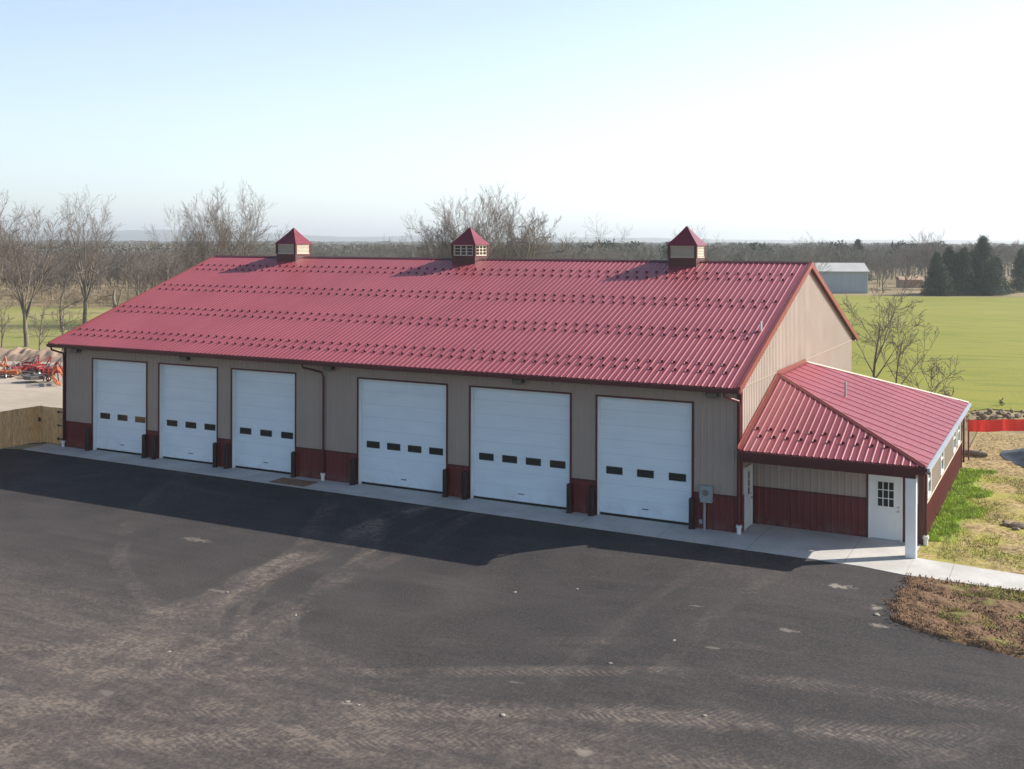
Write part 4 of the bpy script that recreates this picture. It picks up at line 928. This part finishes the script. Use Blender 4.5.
L_ = [('fork', 3, 101, 27, 194, .26, 'tall bare tree standing just behind the farm machines at left', g_l, 4),
      ('fork', 9, 128, 85, 186, .30, 'tall pale limbed bare tree right of the one behind the machines', g_l, 4),
      ('fork', 5, 112, -8, 185, .28, 'bare tree cut by the left picture edge', g_l, 4),
      ('snag', 21, 112, 113, 258, .26, 'crooked dark tree leaning beside the left end of the roof', g_l, 3),
      ('sap', 22, 95, 64, 290, .09, 'small thin sapling between the two tall left trees', g_l, 3),
      ('sap', 23, 92, 40, 300, .08, 'slanting brown sapling right of the first tall tree', g_l, 3),
      ('sap', 24, 98, 2, 300, .09, 'low bushy sapling near the left picture edge', g_l, 3),
      ('snag', 25, 118, 62, 268, .16, 'short crooked tree between the two tall left trees', g_l, 3),
      ('open', 26, 150, 140, 262, .2, 'low spreading bare tree touching the roof left slope', g_l, 3),
      ('fork', 31, 125, 193, 196, .22, 'leftmost tall bare tree over the roof left end', g_b, 4),
      ('fork', 32, 128, 212, 180, .26, 'tallest bare tree over the roof left end', g_b, 4),
      ('fork', 33, 132, 240, 184, .24, 'bare tree just left of the leftmost cupola', g_b, 4),
      ('elm', 34, 135, 168, 212, .16, 'smaller bare tree at the left of the roof clump', g_b, 3),
      ('sap', 35, 120, 272, 222, .08, 'thin sapling beside the leftmost cupola', g_b, 3),
      ('thin', 41, 120, 424, 208, .15, 'leftmost slim bare tree of the clump by the middle cupola', g_b, 4),
      ('vase', 42, 122, 445, 194, .17, 'bare tree just left of the middle cupola', g_b, 4),
      ('fork', 43, 120, 478, 186, .20, 'bare tree rising right behind the middle cupola', g_b, 4),
      ('fork', 44, 124, 500, 180, .24, 'tallest bare tree right of the middle cupola', g_b, 4),
      ('vase', 45, 128, 518, 192, .17, 'bare tree at the right of the middle cupola clump', g_b, 4),
      ('fork', 47, 121, 460, 190, .17, 'bare tree seen just over the middle cupola roof', g_b, 4),
      ('fork', 48, 126, 535, 205, .13, 'low bare tree at the far right of the middle clump', g_b, 4),
      ('snag', 46, 108, 530, 218, .15, 'gnarled curling dark branch tree right of the middle clump', g_b, 3),
      ('thin', 51, 150, 597, 210, .14, 'thin lone bare tree left of the right cupola', g_b, 3),
      ('thin', 52, 155, 617, 222, .12, 'thin shorter bare tree between the lone tree and right cupola', g_b, 3),
      ('elm', 53, 160, 575, 232, .10, 'small faint bare tree left of the lone thin tree', g_b, 3),
      ('elm', 54, 210, 690, 222, .14, 'faint bare tree rising behind the right cupola', g_b, 3),
      ('elm', 55, 205, 812, 228, .14, 'faint bare tree over the right end of the ridge', g_b, 3),
      ('thin', 61, 64, 877, 266, .12, 'dark stemmed bare tree close behind the lean-to roof', g_r, 4),
      ('thin', 62, 63, 893, 292, .075, 'spreading bare tree close behind the lean-to roof', g_r, 4),
      ('thin', 63, 61, 906, 350, .045, 'leaning dark bare trunk right of the spreading tree', g_r, 3),
      ('sap', 65, 52, 950, 385, .03, 'small faint sapling at the field edge right of the lean-to', g_r, 3),
      ('fork', 66, 236, 930, 224, .35, 'big bare tree standing behind the dark pines', g_r, 4),
      ('elm', 67, 228, 883, 250, .2, 'reddish bare tree just right of the pale shed', g_r, 4),
      ('elm', 68, 242, 905, 240, .2, 'bare tree between the shed and the pines', g_r, 4),
      ('elm', 69, 330, 1016, 236, .28, 'reddish bare tree at the far right skyline', g_r, 4),
      ('sap', 70, 66, 1002, 396, .02, 'tiny bare shrub behind the rubble bank', g_r, 2)]
for kind, seed, d_, px, py, r_, lb, gr, ml in L_:
    x_, y_ = T(d_, px)
    lean = (.7, .3) if seed in (63,) else (.18, .1) if seed == 62 else ((-.25, 0) if seed in (21,) else (0.0, 0.0))
    make_tree(kind, seed, zH(py, d_), r_, x_, y_, lb, ml, 0, lean, gr)
# pines
def conifer(x, y, H, R, seed, label, n=15000):
    rnd = np.random.default_rng(seed); r0 = empty('pine_tree', (x, y, 0)); tag(r0, label, 'tree', 'dark pines at the far side of the field')
    MB().tube([(0, 0, 0), (0, 0, H*.5), (0, 0, H*.96)], [.22, .13, .03], 8).build('trunk', M['bark'], r0)
    # clumped leaf faces along whorled boughs
    nb = 190; V = []
    for b_ in range(nb):
        t = rnd.uniform(.03, 1); z = H*t; az = rnd.uniform(0, 2*PI); rl = R*(1-t)**.9*rnd.uniform(.5, 1.25)+.12
        k = n//nb; u = rnd.uniform(.15, 1, k)**.7; c = np.stack([np.cos(az)*rl*u, np.sin(az)*rl*u, z-.25*rl*u*u+rnd.normal(0, .18, k)], -1)+rnd.normal(0, .22+.1*R*.2, (k, 3))
        d = rnd.normal(0, 1, (k, 3)); d /= np.linalg.norm(d, axis=1)[:, None]; e = np.cross(d, rnd.normal(0, 1, (k, 3))); e /= np.linalg.norm(e, axis=1)[:, None]
        s = rnd.uniform(.12, .30, k)[:, None]; V.append(np.stack([c-d*s, c+e*s*.5, c+d*s], 1))
    V = np.concatenate(V).reshape(-1, 3); V[:, 2] = np.maximum(V[:, 2], .1)
    npmesh('crown', V, np.arange(len(V)).reshape(-1, 3), M['pine'], r0)
for i, (d_, px, py, R, lb) in enumerate([(218, 957, 255, 4.2, 'low dark pine filling the middle of the clump'), (217, 973, 252, 4.0, 'dark pine directly left of the tallest one, set back'), (210, 991, 262, 3.6, 'short dark pine in front of the tallest one'), (209, 942, 266, 3.4, 'lowest dark pine in front at the left of the clump'), (214, 983, 237, 5.6, 'tallest pointed dark pine of the clump'), (212, 964, 249, 4.0, 'dark pine between the clump centre and the tallest one'), (213, 949, 248, 4.0, 'dark pine second from the left of the clump'), (211, 937, 254, 3.4, 'leftmost dark pine of the clump'),
        (216, 996, 258, 3.4, 'short dark pine at the right side of the clump'), (225, 1022, 250, 3.6, 'dark pine cut by the right picture edge'), (290, 858, 240, 5.5, 'dark evergreen behind the right end of the shed roof'), (270, 668, 250, 4.5, 'small evergreen just above the ridge left of right cupola'),
        (300, 840, 245, 5.0, 'dark evergreen above the middle of the shed roof')]):
    x_, y_ = polar(d_, px); conifer(x_, y_, zH(py, d_), R, 200+i, lb)
# ---- woods: far-off masses
def wood_template(seed, kind='elm', H=9., maxl=3):
    rnd = np.random.default_rng(seed); t = TB(); cfg = dict(CF[kind]); cfg['rmin'] = .03; cfg['n'] = [9, 7, 5, 3]; cfg['start'] = [.2, .2, .15, .1]
    grow(t, t, rnd, np.array([0., 0, 0]), np.array([0, 0, 1.]), H*.62, .16, 0, maxl, cfg); V, F = t.mesh(); V *= H/V[:, 2].max(); return V, F
TM = [wood_template(300+i, k) for i, k in enumerate(('elm', 'open', 'vase', 'elm'))]
def wood(name, label, n, drange, prange, hrange, mat, dens=None, tms=TM, sxy=1.):
    Vs, Fs, o_ = [], [], 0
    for i in range(n):
        d_ = math.sqrt(rng.uniform(drange[0]**2, drange[1]**2)); px = rng.uniform(*prange)
        if dens and not dens(d_, px): continue
        x_, y_ = polar(d_, px); V, F = tms[int(rng.integers(len(tms)))]; a = rng.uniform(0, 2*PI); s = rng.uniform(*hrange)/9.
        c, s_ = math.cos(a), math.sin(a); Q = np.stack([(V[:, 0]*c-V[:, 1]*s_)*s*sxy, (V[:, 0]*s_+V[:, 1]*c)*s*sxy, V[:, 2]*s], -1)+np.array([x_, y_, 0]); Vs.append(Q); Fs.append(F+o_); o_ += len(V)
    o = npmesh(name, np.concatenate(Vs), np.concatenate(Fs), mat); tag(o, label, 'woods', kind='stuff'); return o
def left_dens(d_, px):
    if px < 160: return d_ > 172+18*noise.noise(Vector((px*.02, 0, 0)))
    return d_ > 165
wood('bare_woods', 'brown leafless woods beyond the pasture at left', 720, (168, 330), (-260, 300), (5, 8.2), M['woods'], left_dens)
wood('distant_bare_woods', 'brown leafless woods showing above the roof ridge', 460, (240, 440), (250, 860), (6.5, 10), M['woods_cool'])
wood('field_edge_woods', 'mixed leafless woods beyond the field at right', 380, (232, 420), (820, 1300), (6.5, 10.8), M['woods_cool'], lambda d_, px: not (995 < px < 1300 and d_ < 330))
# scrub along the pasture's far edge
wood('scrub', 'pale brushy scrub along the far edge of the fields', 260, (158, 178), (-200, 420), (1.2, 3), M['scrub'], None, TM, 1.3)
# canopy clumps for the far plain
def clump(seed, n=230):
    r = np.random.default_rng(seed); c = r.normal(0, 1, (n, 3)); c /= np.linalg.norm(c, axis=1)[:, None]; c *= r.uniform(.5, 1, n)[:, None]**.4; c[:, 2] = np.abs(c[:, 2])
    c *= np.array([6, 6, 5.]); c[:, 2] += 3.5
    d = r.normal(0, 1, (n, 3)); d /= np.linalg.norm(d, axis=1)[:, None]; e = np.cross(d, r.normal(0, 1, (n, 3))); e /= np.linalg.norm(e, axis=1)[:, None]; s = r.uniform(.35, .9, n)[:, None]
    V = np.stack([c-d*s, c+e*s*.8, c+d*s], 1).reshape(-1, 3); return V, np.arange(3*n).reshape(-1, 3)
CL = [clump(400+i) for i in range(4)]
M['farwood'] = bark('far_canopy', (.11, .10, .08), (.16, .145, .115))
M['farever'] = bark('far_evergreen', (.035, .06, .035), (.06, .085, .045))
wood('far_woods', 'hazy brown woods stretching to the horizon', 2600, (380, 1300), (-300, 1350), (7.6, 9.6), M['farwood'], lambda d_, px: not (px > 985 and d_ < 420), CL, 1.2)
wood('horizon_woods', 'blue hazy woods at the horizon', 2600, (1200, 3400), (-300, 1350), (9.5, 13), M['farwood'], None, CL, 3.2)
wood('evergreen_woods', 'dark evergreens scattered in the far woods', 560, (300, 1000), (560, 1300), (8.5, 12), M['farever'], lambda d_, px: noise.noise(Vector((px*.02, d_*.01, 2))) > -.05 and not (px > 985 and d_ < 400), CL, .8)
# ---------------------------------------------------------------- haze
hz = MB().box(-8200, -400, -3, 4200, 7600, 90).build('haze', simple('haze_air', (.5, .5, .5)), None); tag(hz, 'thin pale haze over the distant land', kind='stuff')
m = bpy.data.materials.new('haze_volume'); m.use_nodes = True; t = m.node_tree; t.nodes.clear()
out = t.nodes.new('ShaderNodeOutputMaterial'); pv = t.nodes.new('ShaderNodeVolumePrincipled'); pv.inputs['Color'].default_value = (.90, .96, 1, 1)
pv.inputs['Density'].default_value = .00027; pv.inputs['Anisotropy'].default_value = .3; t.links.new(pv.outputs[0], out.inputs['Volume']); hz.data.materials[0] = m
